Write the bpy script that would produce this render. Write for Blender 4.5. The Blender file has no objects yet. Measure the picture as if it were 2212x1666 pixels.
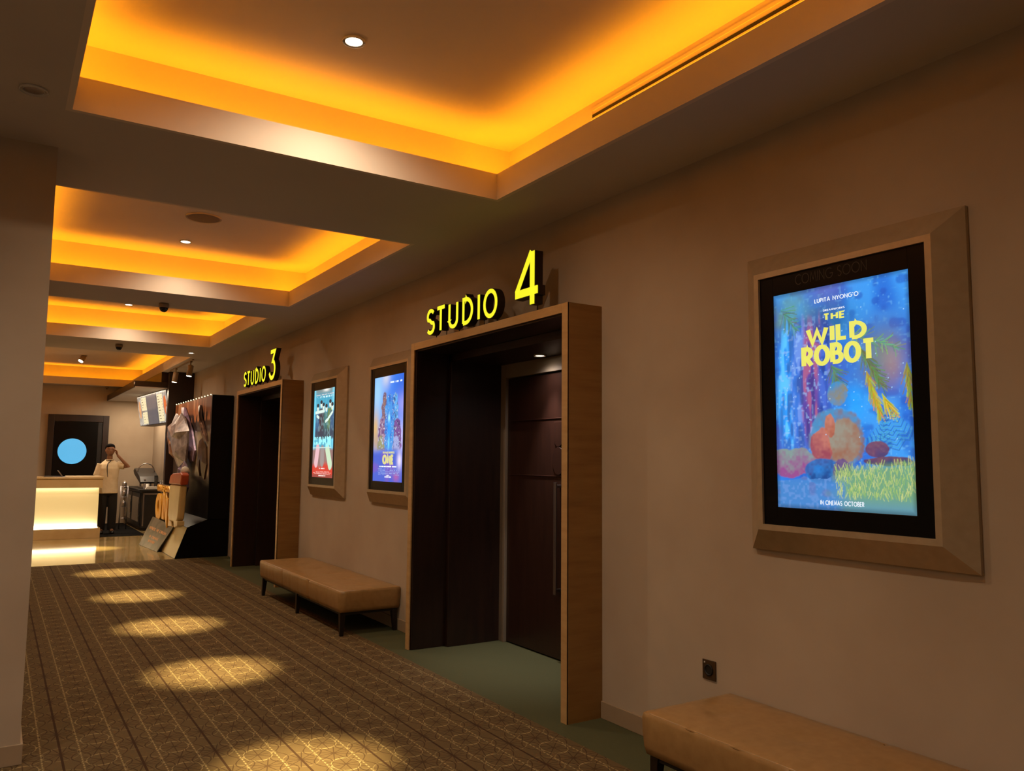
import bpy, math, random
import numpy as np
from mathutils import Vector, Matrix
R = math.radians
sc = bpy.context.scene
col = sc.collection
rnd = random.Random(7)

# ------------------------------------------------------------------ camera
F, YAW, PITCH, ROLL = 1732.67, 0.56798515, 0.09410744, 0.00905121
cam_d = bpy.data.cameras.new('camera'); cam = bpy.data.objects.new('camera', cam_d); col.objects.link(cam)
fw = Vector((math.sin(YAW)*math.cos(PITCH), math.cos(YAW)*math.cos(PITCH), math.sin(PITCH)))
r0 = Vector((math.cos(YAW), -math.sin(YAW), 0)); u0 = r0.cross(fw)
rr = r0*math.cos(ROLL) + u0*math.sin(ROLL); uu = -r0*math.sin(ROLL) + u0*math.cos(ROLL)
M = Matrix((rr, uu, -fw)).transposed().to_4x4(); M.translation = (0, 0, 1.6)
cam.matrix_world = M
cam_d.sensor_fit = 'HORIZONTAL'; cam_d.sensor_width = 36; cam_d.lens = 36*F/2212
cam_d.clip_start = .05; cam_d.clip_end = 100
sc.camera = cam
# ------------------------------------------------------------------ world and exposure
w = bpy.data.worlds.new('world'); sc.world = w; w.use_nodes = True
w.node_tree.nodes['Background'].inputs[0].default_value = (.02, .018, .016, 1)
w.node_tree.nodes['Background'].inputs[1].default_value = 1
sc.view_settings.view_transform = 'Standard'; sc.view_settings.look = 'None'
sc.view_settings.exposure = 0.0; sc.view_settings.gamma = 1; sc.view_settings.use_curve_mapping = False

# light levels (watts)
COVE_W = 5.2            # per metre of cove strip
COVE_C = (1.0, .35, .008)
SPOT_NARROW = 2900
SPOT_WIDE = 115
SPOT_C = (1.0, .78, .37)
WIDE_C = (1.0, .79, .56)
# ------------------------------------------------------------------ helpers
def s2l(c):
    return tuple(((v/255)/12.92 if v/255 <= .04045 else ((v/255+.055)/1.055)**2.4) for v in c)

class MB:
    def __init__(s): s.v = []; s.f = []; s.sm = []
    def add(s, vs, fs, smooth=False):
        n = len(s.v); s.v += [tuple(p) for p in vs]
        s.f += [tuple(i+n for i in f) for f in fs]; s.sm += [smooth]*len(fs); return s
    def box(s, x0, y0, z0, x1, y1, z1):
        if x0 > x1: x0, x1 = x1, x0
        if y0 > y1: y0, y1 = y1, y0
        if z0 > z1: z0, z1 = z1, z0
        v = [(x0,y0,z0),(x1,y0,z0),(x1,y1,z0),(x0,y1,z0),(x0,y0,z1),(x1,y0,z1),(x1,y1,z1),(x0,y1,z1)]
        return s.add(v, [(0,3,2,1),(4,5,6,7),(0,1,5,4),(1,2,6,5),(2,3,7,6),(3,0,4,7)])
    def hexa(s, b, t):                      # two quads, bottom and top, same winding
        return s.add(list(b)+list(t), [(3,2,1,0),(4,5,6,7),(0,1,5,4),(1,2,6,5),(2,3,7,6),(3,0,4,7)])
    def quad(s, a, b, c, d): return s.add([a,b,c,d], [(0,1,2,3)])
    def prism(s, poly, a, b, ax='y'):       # polygon in the other two axes, extruded along ax
        n = len(poly)
        def P(p, t):
            return {'y': (p[0], t, p[1]), 'x': (t, p[0], p[1]), 'z': (p[0], p[1], t)}[ax]
        v = [P(p, a) for p in poly]+[P(p, b) for p in poly]
        return s.add(v, [tuple(range(n))[::-1], tuple(range(n, 2*n))]+[(i, (i+1) % n, (i+1) % n+n, i+n) for i in range(n)])
    def rings(s, rs, n=24, cap=True, smooth=True):   # rs: list of (centre, ex, ey) vectors
        base = len(s.v)
        for c, ex, ey in rs:
            for k in range(n):
                a = 2*math.pi*k/n
                s.v.append(tuple(Vector(c)+Vector(ex)*math.cos(a)+Vector(ey)*math.sin(a)))
        for i in range(len(rs)-1):
            for k in range(n):
                p = base+i*n+k; q = base+i*n+(k+1) % n
                s.f.append((p, q, q+n, p+n)); s.sm.append(smooth)
        if cap:
            s.f.append(tuple(base+k for k in range(n))[::-1]); s.sm.append(False)
            s.f.append(tuple(base+(len(rs)-1)*n+k for k in range(n))); s.sm.append(False)
        return s
    def lathe(s, prof, c=(0,0,0), ax=(0,0,1), n=28, cap=True, smooth=True):
        ax = Vector(ax).normalized(); e = ax.orthogonal().normalized(); g = ax.cross(e)
        return s.rings([(Vector(c)+ax*h, e*r, g*r) for r, h in prof], n, cap, smooth)
    def tube(s, pts, rad, n=12, cap=True):
        pts = [Vector(p) for p in pts]
        if not hasattr(rad, '__len__'): rad = [rad]*len(pts)
        t = (pts[1]-pts[0]).normalized(); e = t.orthogonal().normalized(); rs = []
        for i, p in enumerate(pts):
            d = (pts[min(i+1, len(pts)-1)]-pts[max(i-1, 0)]).normalized()
            e = (e-d*e.dot(d)).normalized(); g = d.cross(e)
            rs.append((p, e*rad[i], g*rad[i]))
        return s.rings(rs, n, cap)
    def ball(s, c, rx, ry, rz, n=20):
        m = n//2
        return s.rings([(Vector(c)+Vector((0,0,-rz*math.cos(math.pi*i/m))), Vector((rx*max(1e-3,math.sin(math.pi*i/m)),0,0)), Vector((0,ry*max(1e-3,math.sin(math.pi*i/m)),0))) for i in range(m+1)], n)
    def build(s, name, mat, parent=None, bevel=0, seg=2, smooth=None, origin=None):
        return link(name, s.v, s.f, s.sm, mat, parent, bevel, seg, smooth, origin)

ROOTLOC = {}
def wloc(o):
    p = Vector((0,0,0))
    while o: p = p+o.location; o = o.parent
    return p
def link(name, v, f, sm, mat, parent=None, bevel=0, seg=2, smooth=None, origin=None):
    me = bpy.data.meshes.new(name)
    if parent is not None: base = wloc(parent)
    elif origin is not None: base = Vector(origin)
    else:
        a = np.array(v); base = Vector(((a[:,0].min()+a[:,0].max())/2, (a[:,1].min()+a[:,1].max())/2, a[:,2].min()))
    me.from_pydata([tuple(Vector(p)-base) for p in v], [], f); me.update()
    if smooth is not None: sm = [smooth]*len(f)
    me.polygons.foreach_set('use_smooth', sm)
    o = bpy.data.objects.new(name, me); col.objects.link(o)
    if parent is not None: o.parent = parent
    else: o.location = base
    if mat: me.materials.append(mat)
    if bevel:
        m = o.modifiers.new('bevel', 'BEVEL'); m.width = bevel; m.segments = seg; m.limit_method = 'ANGLE'; m.angle_limit = R(35)
    return o
def empty(name, loc=(0,0,0)):
    o = bpy.data.objects.new(name, None); col.objects.link(o); o.location = loc; o.empty_display_size = .1; return o
def thing(name, label, cat, loc, group=None):
    o = empty(name, loc); return tag(o, label, cat, group)
def tag(o, label, cat, group=None, kind=None):
    if label: o['label'] = label
    if cat: o['category'] = cat
    if group: o['group'] = group
    if kind: o['kind'] = kind
    return o
def struct(o): o['kind'] = 'structure'; return o
def dup(root, delta, label):
    r = root.copy(); col.objects.link(r); r.location = root.location+Vector(delta); r['label'] = label
    for c in list(root.children):
        k = c.copy(); col.objects.link(k); k.parent = r
        for g in list(c.children):
            q = g.copy(); col.objects.link(q); q.parent = k
    return r

# ------------------------------------------------------------------ materials
class NT:
    def __init__(s, name):
        s.m = bpy.data.materials.new(name); s.m.use_nodes = True; s.t = s.m.node_tree; s.b = s.t.nodes['Principled BSDF']
    def n(s, ty, **k):
        x = s.t.nodes.new(ty)
        for a, b in k.items(): setattr(x, a, b)
        return x
    def l(s, a, b): s.t.links.new(a, b)
    def setin(s, sock, v):
        if hasattr(v, 'links') or hasattr(v, 'is_linked'): s.l(v, sock)
        else: sock.default_value = v
    def math(s, op, a, b=0.0, c=0.0, clamp=False):
        x = s.n('ShaderNodeMath', operation=op); x.use_clamp = clamp
        for i, v in enumerate((a, b, c)):
            if i < len(x.inputs): s.setin(x.inputs[i], v)
        return x.outputs[0]
    def mix(s, f, a, b):
        x = s.n('ShaderNodeMix', data_type='RGBA'); s.setin(x.inputs[0], f)
        s.setin(x.inputs[6], a if hasattr(a, 'links') else (*a, 1)); s.setin(x.inputs[7], b if hasattr(b, 'links') else (*b, 1)); return x.outputs[2]
    def noise(s, scale, detail=3, stretch=(1,1,1), rough=.5):
        tc = s.n('ShaderNodeTexCoord'); mp = s.n('ShaderNodeMapping'); mp.inputs['Scale'].default_value = stretch
        s.l(tc.outputs['Object'], mp.inputs[0]); x = s.n('ShaderNodeTexNoise'); x.inputs['Scale'].default_value = scale
        x.inputs['Detail'].default_value = detail; x.inputs['Roughness'].default_value = rough
        s.l(mp.outputs[0], x.inputs['Vector']); return x.outputs['Fac']
    def bump(s, h, strength=.2, dist=.002):
        x = s.n('ShaderNodeBump'); x.inputs['Strength'].default_value = strength; x.inputs['Distance'].default_value = dist
        s.l(h, x.inputs['Height']); s.l(x.outputs[0], s.b.inputs['Normal'])
    def set(s, **k):
        for a, v in k.items(): s.setin(s.b.inputs[a.replace('_', ' ')], v)
def mat(name, c, c2=None, rough=.6, metal=0, scale=8, stretch=(1,1,1), bump=0, bdist=.002, spec=.5, coat=0, detail=3):
    t = NT(name); a = s2l(c); b = s2l(c2) if c2 else tuple(v*.86 for v in a)
    f = t.noise(scale, detail, stretch)
    f2 = t.math('MULTIPLY_ADD', f, 2.0, -.5, clamp=True)
    t.set(Base_Color=t.mix(f2, a, b), Roughness=rough, Metallic=metal)
    t.b.inputs['Specular IOR Level'].default_value = spec; t.b.inputs['Coat Weight'].default_value = coat
    if bump: t.bump(f, bump, bdist)
    return t.m
def emat(name, c, strength, base=(.02,.02,.02)):
    t = NT(name); t.b.inputs['Base Color'].default_value = (*base, 1)
    f = t.noise(3); g = t.math('MULTIPLY_ADD', f, .12, .94)
    e = t.mix(1.0, (0,0,0), s2l(c)); t.l(e, t.b.inputs['Emission Color'])
    t.l(t.math('MULTIPLY', g, strength), t.b.inputs['Emission Strength']); return t.m

m_wall = mat('wall_plaster', (180,166,146), (163,146,126), rough=.85, scale=1.3, bump=.08, detail=6)
m_ceil = mat('ceiling_paint', (190,182,172), (184,174,166), rough=.9, scale=1.2, bump=.03)
m_coffer = mat('coffer_paint', (212,200,184), (206,192,176), rough=.85, scale=1.2, bump=.03)
m_wood = mat('light_veneer', (150,114,62), (128,92,46), rough=.42, scale=3, stretch=(1,1,9), detail=5, bump=.04)
m_woodv = mat('pale_veneer_edge', (186,152,104), (168,134,88), rough=.4, scale=5, stretch=(1,1,6), detail=5)
m_dark = mat('dark_stained_wood', (44,26,18), (30,18,14), rough=.4, scale=4, stretch=(6,6,.6), detail=5, bump=.05)
m_door = mat('door_laminate', (50,28,20), (38,21,16), rough=.33, scale=5, stretch=(6,6,.5), detail=5, bump=.04)
m_jamb = mat('painted_door_frame', (128,114,98), (118,104,88), rough=.55, scale=3)
m_base = mat('baseboard_paint', (158,138,112), rough=.55, scale=4)
m_champ = mat('champagne_metal', (182,164,136), (172,154,126), rough=.36, metal=.35, scale=20, stretch=(1,1,1), bump=.02)
m_black = mat('black_gloss_panel', (10,9,9), (14,12,12), rough=.3, scale=4, spec=.15)
m_blackm = mat('matte_black', (22,18,16), (16,13,12), rough=.6, scale=10)
m_leather = mat('tan_leather', (160,126,80), (144,110,66), rough=.34, scale=22, bump=.25, bdist=.001, detail=6, coat=.15)
m_leg = mat('dark_leg_wood', (26,15,11), rough=.35, scale=12, stretch=(1,1,.3))
m_steel = mat('brushed_steel', (186,182,184), (160,156,160), rough=.3, metal=1, scale=30, stretch=(1,1,.05))
m_white = mat('white_enamel', (226,222,214), rough=.4, scale=6)
m_stone = mat('cream_stone', (206,182,138), (188,160,112), rough=.25, scale=3, detail=8)
m_tile = mat('polished_stone_floor', (172,150,104), (140,116,74), rough=.09, scale=2.2, detail=9, spec=.8)
m_screen_grey = emat('idle_screen', (98,92,96), 1.0)
m_rubber = mat('black_rubber', (12,11,10), rough=.95, spec=.1, scale=60, bump=.3)
m_greycab = mat('graphite_metal', (48,46,46), (38,37,38), rough=.4, metal=.4, scale=10)
m_glassd = mat('smoked_glass', (14,14,16), rough=.08, scale=3, spec=.8)
m_cam = mat('camera_plastic', (150,128,100), rough=.4, scale=8)
m_camd = mat('camera_lens', (30,26,26), rough=.15, scale=8)
m_yel = emat('sign_face_yellow', (252,246,40), 1.0)
m_ret = mat('letter_return', (38,22,12), (30,18,10), rough=.45, scale=10)
m_lamp = emat('lamp_lens', (255,232,200), 14)
m_led = emat('led_tape', (255,150,20), 4)
m_cream_lit = emat('backlit_panel', (214,184,112), .62, base=(.6,.5,.33))
m_blue = emat('blue_porthole', (92,188,236), .95)
m_speak = mat('speaker_mesh', (130,108,84), (116,96,74), rough=.8, scale=160, bump=.3)
m_skin = mat('skin', (140,98,70), (126,86,60), rough=.5, scale=14)
m_hair = mat('black_hair', (14,10,9), rough=.9, spec=.1, scale=60, stretch=(1,1,.2), bump=.5)
m_jacket = mat('cream_cotton', (224,206,172), (208,188,152), rough=.85, scale=10, bump=.2, bdist=.01)
m_piping = mat('dark_piping', (48,30,22), rough=.7, scale=20)
m_trous = mat('black_trousers', (22,17,15), rough=.85, scale=10, bump=.2)
m_shoe = mat('black_shoes', (26,22,20), rough=.35, scale=10)
m_glass = NT('clear_glass')
m_glass.set(Roughness=.03); m_glass.b.inputs['Transmission Weight'].default_value = 1; m_glass.b.inputs['Base Color'].default_value = (.95,.96,.95,1)
_f = m_glass.noise(4); m_glass.bump(_f, .02); m_glass = m_glass.m

def attr_mat(name, emit, rough=.4, base_on=False):
    t = NT(name); a = t.n('ShaderNodeAttribute'); a.attribute_name = 'paint'
    if emit:
        t.b.inputs['Base Color'].default_value = (.02,.02,.02,1)
        t.l(a.outputs['Color'], t.b.inputs['Emission Color']); t.b.inputs['Emission Strength'].default_value = emit
    else: t.l(a.outputs['Color'], t.b.inputs['Base Color'])
    t.set(Roughness=rough); return t.m
m_print = attr_mat('backlit_print', 1.12, .15)
m_card = attr_mat('printed_card', 0, .42)

# carpet with its woven lattice
def carpet():
    t = NT('patterned_carpet'); tc = t.n('ShaderNodeNewGeometry'); sp = t.n('ShaderNodeSeparateXYZ'); t.l(tc.outputs['Position'], sp.inputs[0])
    X, Y = sp.outputs[0], sp.outputs[1]; P, Q = .361, .368
    m = t.math
    def cell(v, off, per):      # signed distance to the nearest multiple
        a = m('DIVIDE', m('SUBTRACT', v, off), per); return m('MULTIPLY', m('SUBTRACT', a, m('ROUND', a)), per)
    def line(d, wd, soft=.0018): return m('SUBTRACT', 1.0, m('SMOOTHSTEP' if False else 'MULTIPLY', m('SUBTRACT', m('ABSOLUTE', d), wd), 1/soft, clamp=True), clamp=True)
    dx = cell(X, 1.105, P); dark = line(dx, .0055)
    sx = cell(X, 1.105, P/2); sy = cell(Y, 4.36, Q); r = m('SQRT', m('ADD', m('MULTIPLY', sx, sx), m('MULTIPLY', sy, sy)))
    th = m('ARCTAN2', sy, sx); ray = m('MULTIPLY', m('ABSOLUTE', m('SINE', m('MULTIPLY', th, 5.0))), m('MULTIPLY', r, .2))
    rays = m('MULTIPLY', line(ray, .0020, .002), m('LESS_THAN', r, .115))
    mx = cell(X, 1.105+P/2, P); my = cell(Y, 4.36+Q/2, Q)
    wav = m('SUBTRACT', m('ABSOLUTE', mx), m('MULTIPLY_ADD', m('SINE', m('MULTIPLY', my, 2*math.pi/Q)), .046, .09)); waves = line(wav, .0028)
    wav2 = m('SUBTRACT', m('ABSOLUTE', mx), m('MULTIPLY_ADD', m('SINE', m('MULTIPLY', my, -2*math.pi/Q)), .046, .09)); waves = m('MAXIMUM', waves, line(wav2, .0028))
    rc = m('SQRT', m('ADD', m('MULTIPLY', mx, mx), m('MULTIPLY', my, my))); ring = line(m('SUBTRACT', m('SQRT', m('ADD', m('MULTIPLY', mx, mx), m('MULTIPLY', m('MULTIPLY', my, my), .6))), .072), .0024)
    th2 = m('ARCTAN2', my, mx); ray2 = m('MULTIPLY', m('ABSOLUTE', m('SINE', m('MULTIPLY', th2, 4.0))), m('MULTIPLY', rc, .25))
    rays = m('MAXIMUM', rays, m('MULTIPLY', line(ray2, .0018, .002), m('LESS_THAN', rc, .11)))
    el = m('SQRT', m('ADD', m('MULTIPLY', dx, m('MULTIPLY', dx, .8)), m('MULTIPLY', sy, m('MULTIPLY', sy, .6)))); ring2 = m('MULTIPLY', line(m('SUBTRACT', el, .085), .002), .45)
    rc3 = m('SQRT', m('ADD', m('MULTIPLY', mx, mx), m('MULTIPLY', sy, sy))); ring3 = m('MULTIPLY', line(m('SUBTRACT', rc3, .10), .002), .45)
    dash = m('LESS_THAN', m('ABSOLUTE', cell(Y, 0, .034)), .011); cl = m('MULTIPLY', line(m('SUBTRACT', m('ABSOLUTE', mx), .088), .003), dash)
    knot = m('MULTIPLY', line(m('SUBTRACT', m('ABSOLUTE', mx), .086), .011), m('LESS_THAN', m('ABSOLUTE', my), .012))
    cream = m('MAXIMUM', m('MAXIMUM', ring, ring2), m('MAXIMUM', m('MAXIMUM', cl, knot), ring3))
    darks = m('MAXIMUM', dark, m('MULTIPLY', m('MAXIMUM', rays, waves), .75))
    nz = t.noise(3.0, 5); fine = t.noise(260, 2)
    base = t.mix(nz, s2l((108,88,58)), s2l((92,76,50))); base = t.mix(m('MULTIPLY', fine, .5), base, s2l((70,54,34)))
    c = t.mix(m('MULTIPLY', cream, .42), base, s2l((190,168,118))); c = t.mix(m('MULTIPLY', darks, .8), c, s2l((48,26,16)))
    edge = m('GREATER_THAN', X, 2.885)
    plain = t.mix(fine, s2l((84,84,58)), s2l((66,68,46)))
    t.set(Base_Color=t.mix(edge, c, plain), Roughness=.95); t.b.inputs['Specular IOR Level'].default_value = .15
    t.bump(fine, .5, .004); return t.m
m_carpet = carpet()

# ------------------------------------------------------------------ stroke lettering
def arc(cx, cy, rx, ry, a0, a1, n=14):
    return [(cx+rx*math.cos(R(a0+(a1-a0)*i/n)), cy+ry*math.sin(R(a0+(a1-a0)*i/n))) for i in range(n+1)]
def _S(w): return [arc(w/2, .74, w/2*.92, .26, 35, 215, 14)+[(w*.38,.56),(w*.64,.44)]+arc(w/2, .26, w/2, .26, 35, -145, 14)]
G = {  # letter: (width, [open strokes], [closed strokes]) in units of cap height
 'A': (.74, [[(0,0),(.37,1),(.74,0)], [(.14,.34),(.60,.34)]], []),
 'B': (.52, [[(0,0),(0,1),(.22,1)]+arc(.22,.76,.22,.24,90,-90)+[(0,.52)], [(.22,.52)]+arc(.26,.26,.26,.26,90,-90)+[(0,0)]], []),
 'C': (.78, [arc(.5,.5,.5,.5,48,312,22)], []),
 'D': (.66, [[(0,0),(0,1),(.16,1)]+arc(.16,.5,.5,.5,90,-90,18)+[(0,0)]], []),
 'E': (.46, [[(.46,1),(0,1),(0,0),(.46,0)], [(0,.52),(.42,.52)]], []),
 'F': (.44, [[(.44,1),(0,1),(0,0)], [(0,.52),(.40,.52)]], []),
 'G': (.90, [arc(.5,.5,.5,.5,48,350,22)+[(.98,.46),(.58,.46)]], []),
 'H': (.62, [[(0,0),(0,1)], [(.62,0),(.62,1)], [(0,.52),(.62,.52)]], []),
 'I': (.0, [[(0,0),(0,1)]], []),
 'J': (.3, [[(.3,1),(.3,.2)]+arc(.15,.17,.15,.17,0,-150,8)], []),
 'K': (.56, [[(0,0),(0,1)], [(.52,1),(.02,.45)], [(.16,.6),(.56,0)]], []),
 'L': (.42, [[(0,1),(0,0),(.42,0)]], []),
 'M': (.86, [[(0,0),(.14,1),(.43,.2),(.72,1),(.86,0)]], []),
 'N': (.68, [[(0,0),(0,1),(.68,0),(.68,1)]], []),
 'O': (1.0, [], [arc(.5,.5,.5,.5,0,360-15,23)]),
 'P': (.46, [[(0,0),(0,1),(.2,1)]+arc(.2,.73,.26,.27,90,-90)+[(0,.46)]], []),
 'R': (.52, [[(0,0),(0,1),(.2,1)]+arc(.2,.73,.26,.27,90,-90)+[(0,.46)], [(.18,.46),(.5,0)]], []),
 'S': (.50, _S(.5), []),
 'T': (.56, [[(0,1),(.56,1)], [(.28,1),(.28,0)]], []),
 'U': (.60, [[(0,1),(0,.3)]+arc(.3,.3,.3,.3,180,360,14)+[(.6,1)]], []),
 'W': (1.06, [[(0,1),(.26,0),(.53,.86),(.80,0),(1.06,1)]], []),
 'X': (.6, [[(0,0),(.6,1)], [(0,1),(.6,0)]], []),
 'Y': (.62, [[(0,1),(.31,.46),(.62,1)], [(.31,.46),(.31,0)]], []),
 "'": (.05, [[(.03,1.04),(0,.78)]], []),
 ' ': (.30, [], []),
}
def band(pts, wd, closed=False):
    n = len(pts); L = []; Rt = []
    for i in range(n):
        p = Vector(pts[i]); a = Vector(pts[(i-1) % n]) if (closed or i) else None; b = Vector(pts[(i+1) % n]) if (closed or i < n-1) else None
        d1 = (p-a).normalized() if a is not None else None; d2 = (b-p).normalized() if b is not None else None
        d1 = d1 or d2; d2 = d2 or d1
        n1 = Vector((-d1.y, d1.x)); n2 = Vector((-d2.y, d2.x)); q = n1+n2
        if q.length < .3: q = n1
        q.normalize(); k = min(1/max(q.dot(n1), .3), 2.2)*wd/2
        L.append(p+q*k); Rt.append(p-q*k)
    return L, Rt
def glyph_polys(ch, wd, narrow=1.0):
    w_, op, cl = G[ch]; out = []
    for s_ in op: out.append(band([(x*narrow, y) for x, y in s_], wd)+(False,))
    for s_ in cl: out.append(band([(x*narrow, y) for x, y in s_], wd, True)+(True,))
    return w_*narrow, out
def strokes_to(mb, polys, tf, d0, d1):
    """extrude bands: tf(u,v,d) gives the world point"""
    for L, Rt, closed in polys:
        n = len(L); v = []
        for i in range(n): v += [tf(*L[i], d1), tf(*Rt[i], d1), tf(*L[i], d0), tf(*Rt[i], d0)]
        f = []
        for i in range(n if closed else n-1):
            a = 4*i; b = 4*((i+1) % n)
            f += [(a, a+1, b+1, b), (a+2, b+2, b+3, a+3), (a, b, b+2, a+2), (a+1, a+3, b+3, b+1)]
        if not closed: f += [(0, 2, 3, 1), (4*n-4, 4*n-3, 4*n-1, 4*n-2)]
        mb.add(v, f)
def lettering(mb, text, u0, u1, v0, v1, plane, wd=.14, d0=0, d1=.0012, gap=.2, narrow=1.0, jig=0):
    """fit text between u0..u1, v0..v1; plane(u,v,d)->world"""
    gl = []; x = wd/2
    for ch in text:
        w_, p = glyph_polys(ch, wd, narrow if ch in 'OCGDQNE' else min(1, narrow+.22)); gl.append((x, p)); x += w_+gap+wd*.5
    tot = x-gap; h = (v1-v0)/(1+wd); k = (u1-u0)/tot
    for i, (gx, p) in enumerate(gl):
        j = jig*((i*37 % 5)-2)/2
        tf = lambda a, b, d, gx=gx, j=j: plane(u0+(gx+a)*k, v0+(b+wd/2+j)*h, d)
        strokes_to(mb, p, tf, d0, d1)

# ------------------------------------------------------------------ painted prints
def vnoise(h, w_, gy, gx, seed):
    r = np.random.RandomState(seed).rand(int(gy)+3, int(gx)+3)
    y = np.linspace(0, gy, h); x = np.linspace(0, gx, w_); yi = y.astype(int); xi = x.astype(int)
    fy = (y-yi)[:, None]; fx = (x-xi)[None]; fy = fy*fy*(3-2*fy); fx = fx*fx*(3-2*fx)
    a = r[yi][:, xi]; b = r[yi][:, xi+1]; c = r[yi+1][:, xi]; d = r[yi+1][:, xi+1]
    return (a*(1-fx)+b*fx)*(1-fy)+(c*(1-fx)+d*fx)*fy
def lin(c): return np.array(s2l(c))
def blend(img, mask, c): 
    m_ = np.clip(mask, 0, 1)[..., None]; return img*(1-m_)+(lin(c) if isinstance(c, tuple) else c)*m_
def sstep(a, b, x): t = np.clip((x-a)/(b-a), 0, 1); return t*t*(3-2*t)
def grid_uv(h, w_): 
    V, U = np.meshgrid(np.linspace(0, 1, h), np.linspace(0, 1, w_), indexing='ij'); return U, V
def seg(U, V, a, b, asp):
    ax, ay = a; bx, by = b; dx, dy = (bx-ax), (by-ay)*asp; px, py = U-ax, (V-ay)*asp
    t = np.clip((px*dx+py*dy)/(dx*dx+dy*dy), 0, 1); return np.hypot(px-t*dx, py-t*dy), t
def paint_forest(h=400, w_=272):
    U, V = grid_uv(h, w_); asp = 1.475; rs = np.random.RandomState(3)
    n1 = vnoise(h, w_, 9, 6, 1); n2 = vnoise(h, w_, 28, 18, 2); n3 = vnoise(h, w_, 90, 60, 5); st = vnoise(h, w_, 14, 46, 4)
    img = np.zeros((h, w_, 3))+lin((38,112,214)); img = blend(img, sstep(.35, .75, n1), (60,150,235)); img = blend(img, sstep(.5, .8, n2)*.6, (30,84,190))
    img = blend(img, sstep(.55, .9, 1-n1)*.6, (74,84,176))
    img = blend(img, sstep(.72, .95, n3)*.35, (120,200,245))
    # top-left green haze, top violet haze
    img = blend(img, np.exp(-((U-.15)**2/.03+(V-.9)**2/.01))*.75*(.5+n2), (104,150,110)); img = blend(img, np.exp(-((U-.42)**2/.02+(V-1)**2/.006))*.6, (110,110,190))
    img = blend(img, np.exp(-((U-.45)**2/.03+(V-.83)**2/.008))*.7, (44,110,140))
    img = blend(img, np.exp(-((U-.85)**2/.03+(V-.76)**2/.01))*.5, (46,60,170))
    # mossy trunks at the left
    for (c, ww, ca, cb) in ((.10,.06,(40,150,245),(96,200,250)), (.30,.13,(96,60,150),(176,96,130)), (.19,.04,(52,120,220),(110,150,230)), (.40,.035,(36,90,190),(70,110,210))):
        mk = np.exp(-((U-c-.02*np.sin(V*9))/ww)**4)*sstep(.22, .34, V)*(1-sstep(.76, .92, V))
        img = blend(img, mk*.85, ca); img = blend(img, mk*sstep(.45, .7, st)*.8, cb); img = blend(img, mk*sstep(.62, .85, n3)*.5, (150,190,240)); img = blend(img, mk*sstep(.55,.8,1-st)*.5, (40,44,110))
    # pale light between trees
    img = blend(img, np.exp(-((U-.62)**2/.008+(V-.47)**2/.012))*.85, (30,160,250))
    # conifer branches, right
    def needles(cx, cy, ang, ln, cnt, colr, spread, wid=.0045):
        nonlocal img
        for i in range(cnt):
            t = rs.rand(); bx = cx+math.cos(R(ang))*ln*t; by = cy+math.sin(R(ang))*ln*t/asp
            a2 = ang+rs.uniform(-spread, spread); l2 = rs.uniform(.05, .13)*(1.1-.5*t)
            d, tt = seg(U, V, (bx, by), (bx+math.cos(R(a2))*l2, by+math.sin(R(a2))*l2/asp), asp)
            c_ = tuple(min(255, max(0, int(v*rs.uniform(.7, 1.15)))) for v in colr)
            img = blend(img, sstep(wid, wid*.35, d)*.8, c_)
    img = blend(img, np.exp(-((U-.80)**2/.022+(V-.66)**2/.012))*.85, (112,124,110)); img = blend(img, np.exp(-((U-.88)**2/.006+(V-.62)**2/.008))*.6, (170,130,120))
    needles(.60,.76,-20,.32,60,(120,160,120),75); needles(.66,.70,-60,.30,90,(110,130,80),45); needles(.70,.60,-72,.28,130,(190,176,60),28); needles(.80,.50,-62,.14,70,(204,188,52),24)
    needles(.97,.62,-85,.26,80,(160,156,64),26); needles(.45,.64,-70,.16,60,(96,130,110),60); needles(.05,.93,-50,.2,40,(90,140,120),60)
    # ferns on the right
    for fx, fy, fa in ((.72,.27,60),(.80,.25,88),(.90,.26,110),(.66,.26,30),(.97,.30,120)):
        for k in range(15):
            t = k/15; bx = fx+math.cos(R(fa))*.26*t; by = fy+math.sin(R(fa))*.24*t/asp
            for sg in (-1, 1):
                d, _ = seg(U, V, (bx, by), (bx+math.cos(R(fa+sg*55))*.07*(1-t), by+math.sin(R(fa+sg*55))*.07*(1-t)/asp), asp); img = blend(img, sstep(.0045, .001, d)*.7, (70,160,190) if k % 2 else (30,100,170))
    # plain grey boulder with a smaller one on top, plain red bush beside (generic stand-ins)
    def blob(cx, cy, rx, ry, c1, c2, rough=.06, p=2.0, ld=(-.5, .6)):
        nonlocal img
        q = (np.abs((U-cx)/rx)**p+np.abs((V-cy)/ry)**p)+(n2-.5)*rough*4
        q = q+(n3-.5)*.16; mk = sstep(1.12, .88, q)*.92; sh = np.clip(.5+.55*((U-cx)/rx*ld[0]+(V-cy)/ry*ld[1])+(n2-.5)*.9+(n3-.5)*.5, 0, 1)
        img = img*(1-mk[..., None])+(lin(c1)*(sh[..., None])+lin(c2)*(1-sh[..., None]))*mk[..., None]
    blob(.47,.31,.20,.135,(70,140,190),(130,100,90),.05,2.4); blob(.53,.30,.12,.10,(150,140,120),(150,104,84),.04)
    blob(.49,.51,.075,.055,(60,140,200),(140,130,96),.04)
    blob(.36,.28,.075,.085,(190,110,90),(150,64,84),.2,2.0,(.2,.8)); blob(.43,.37,.04,.055,(196,120,90),(160,84,70),.2)
    blob(.12,.205,.19,.065,(130,150,140),(150,72,130),.25,2.0,(0,1.2)); 
    blob(.37,.17,.14,.055,(36,120,200),(16,60,130),.05); blob(.51,.165,.07,.06,(104,80,130),(70,60,120),.04)
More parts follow.
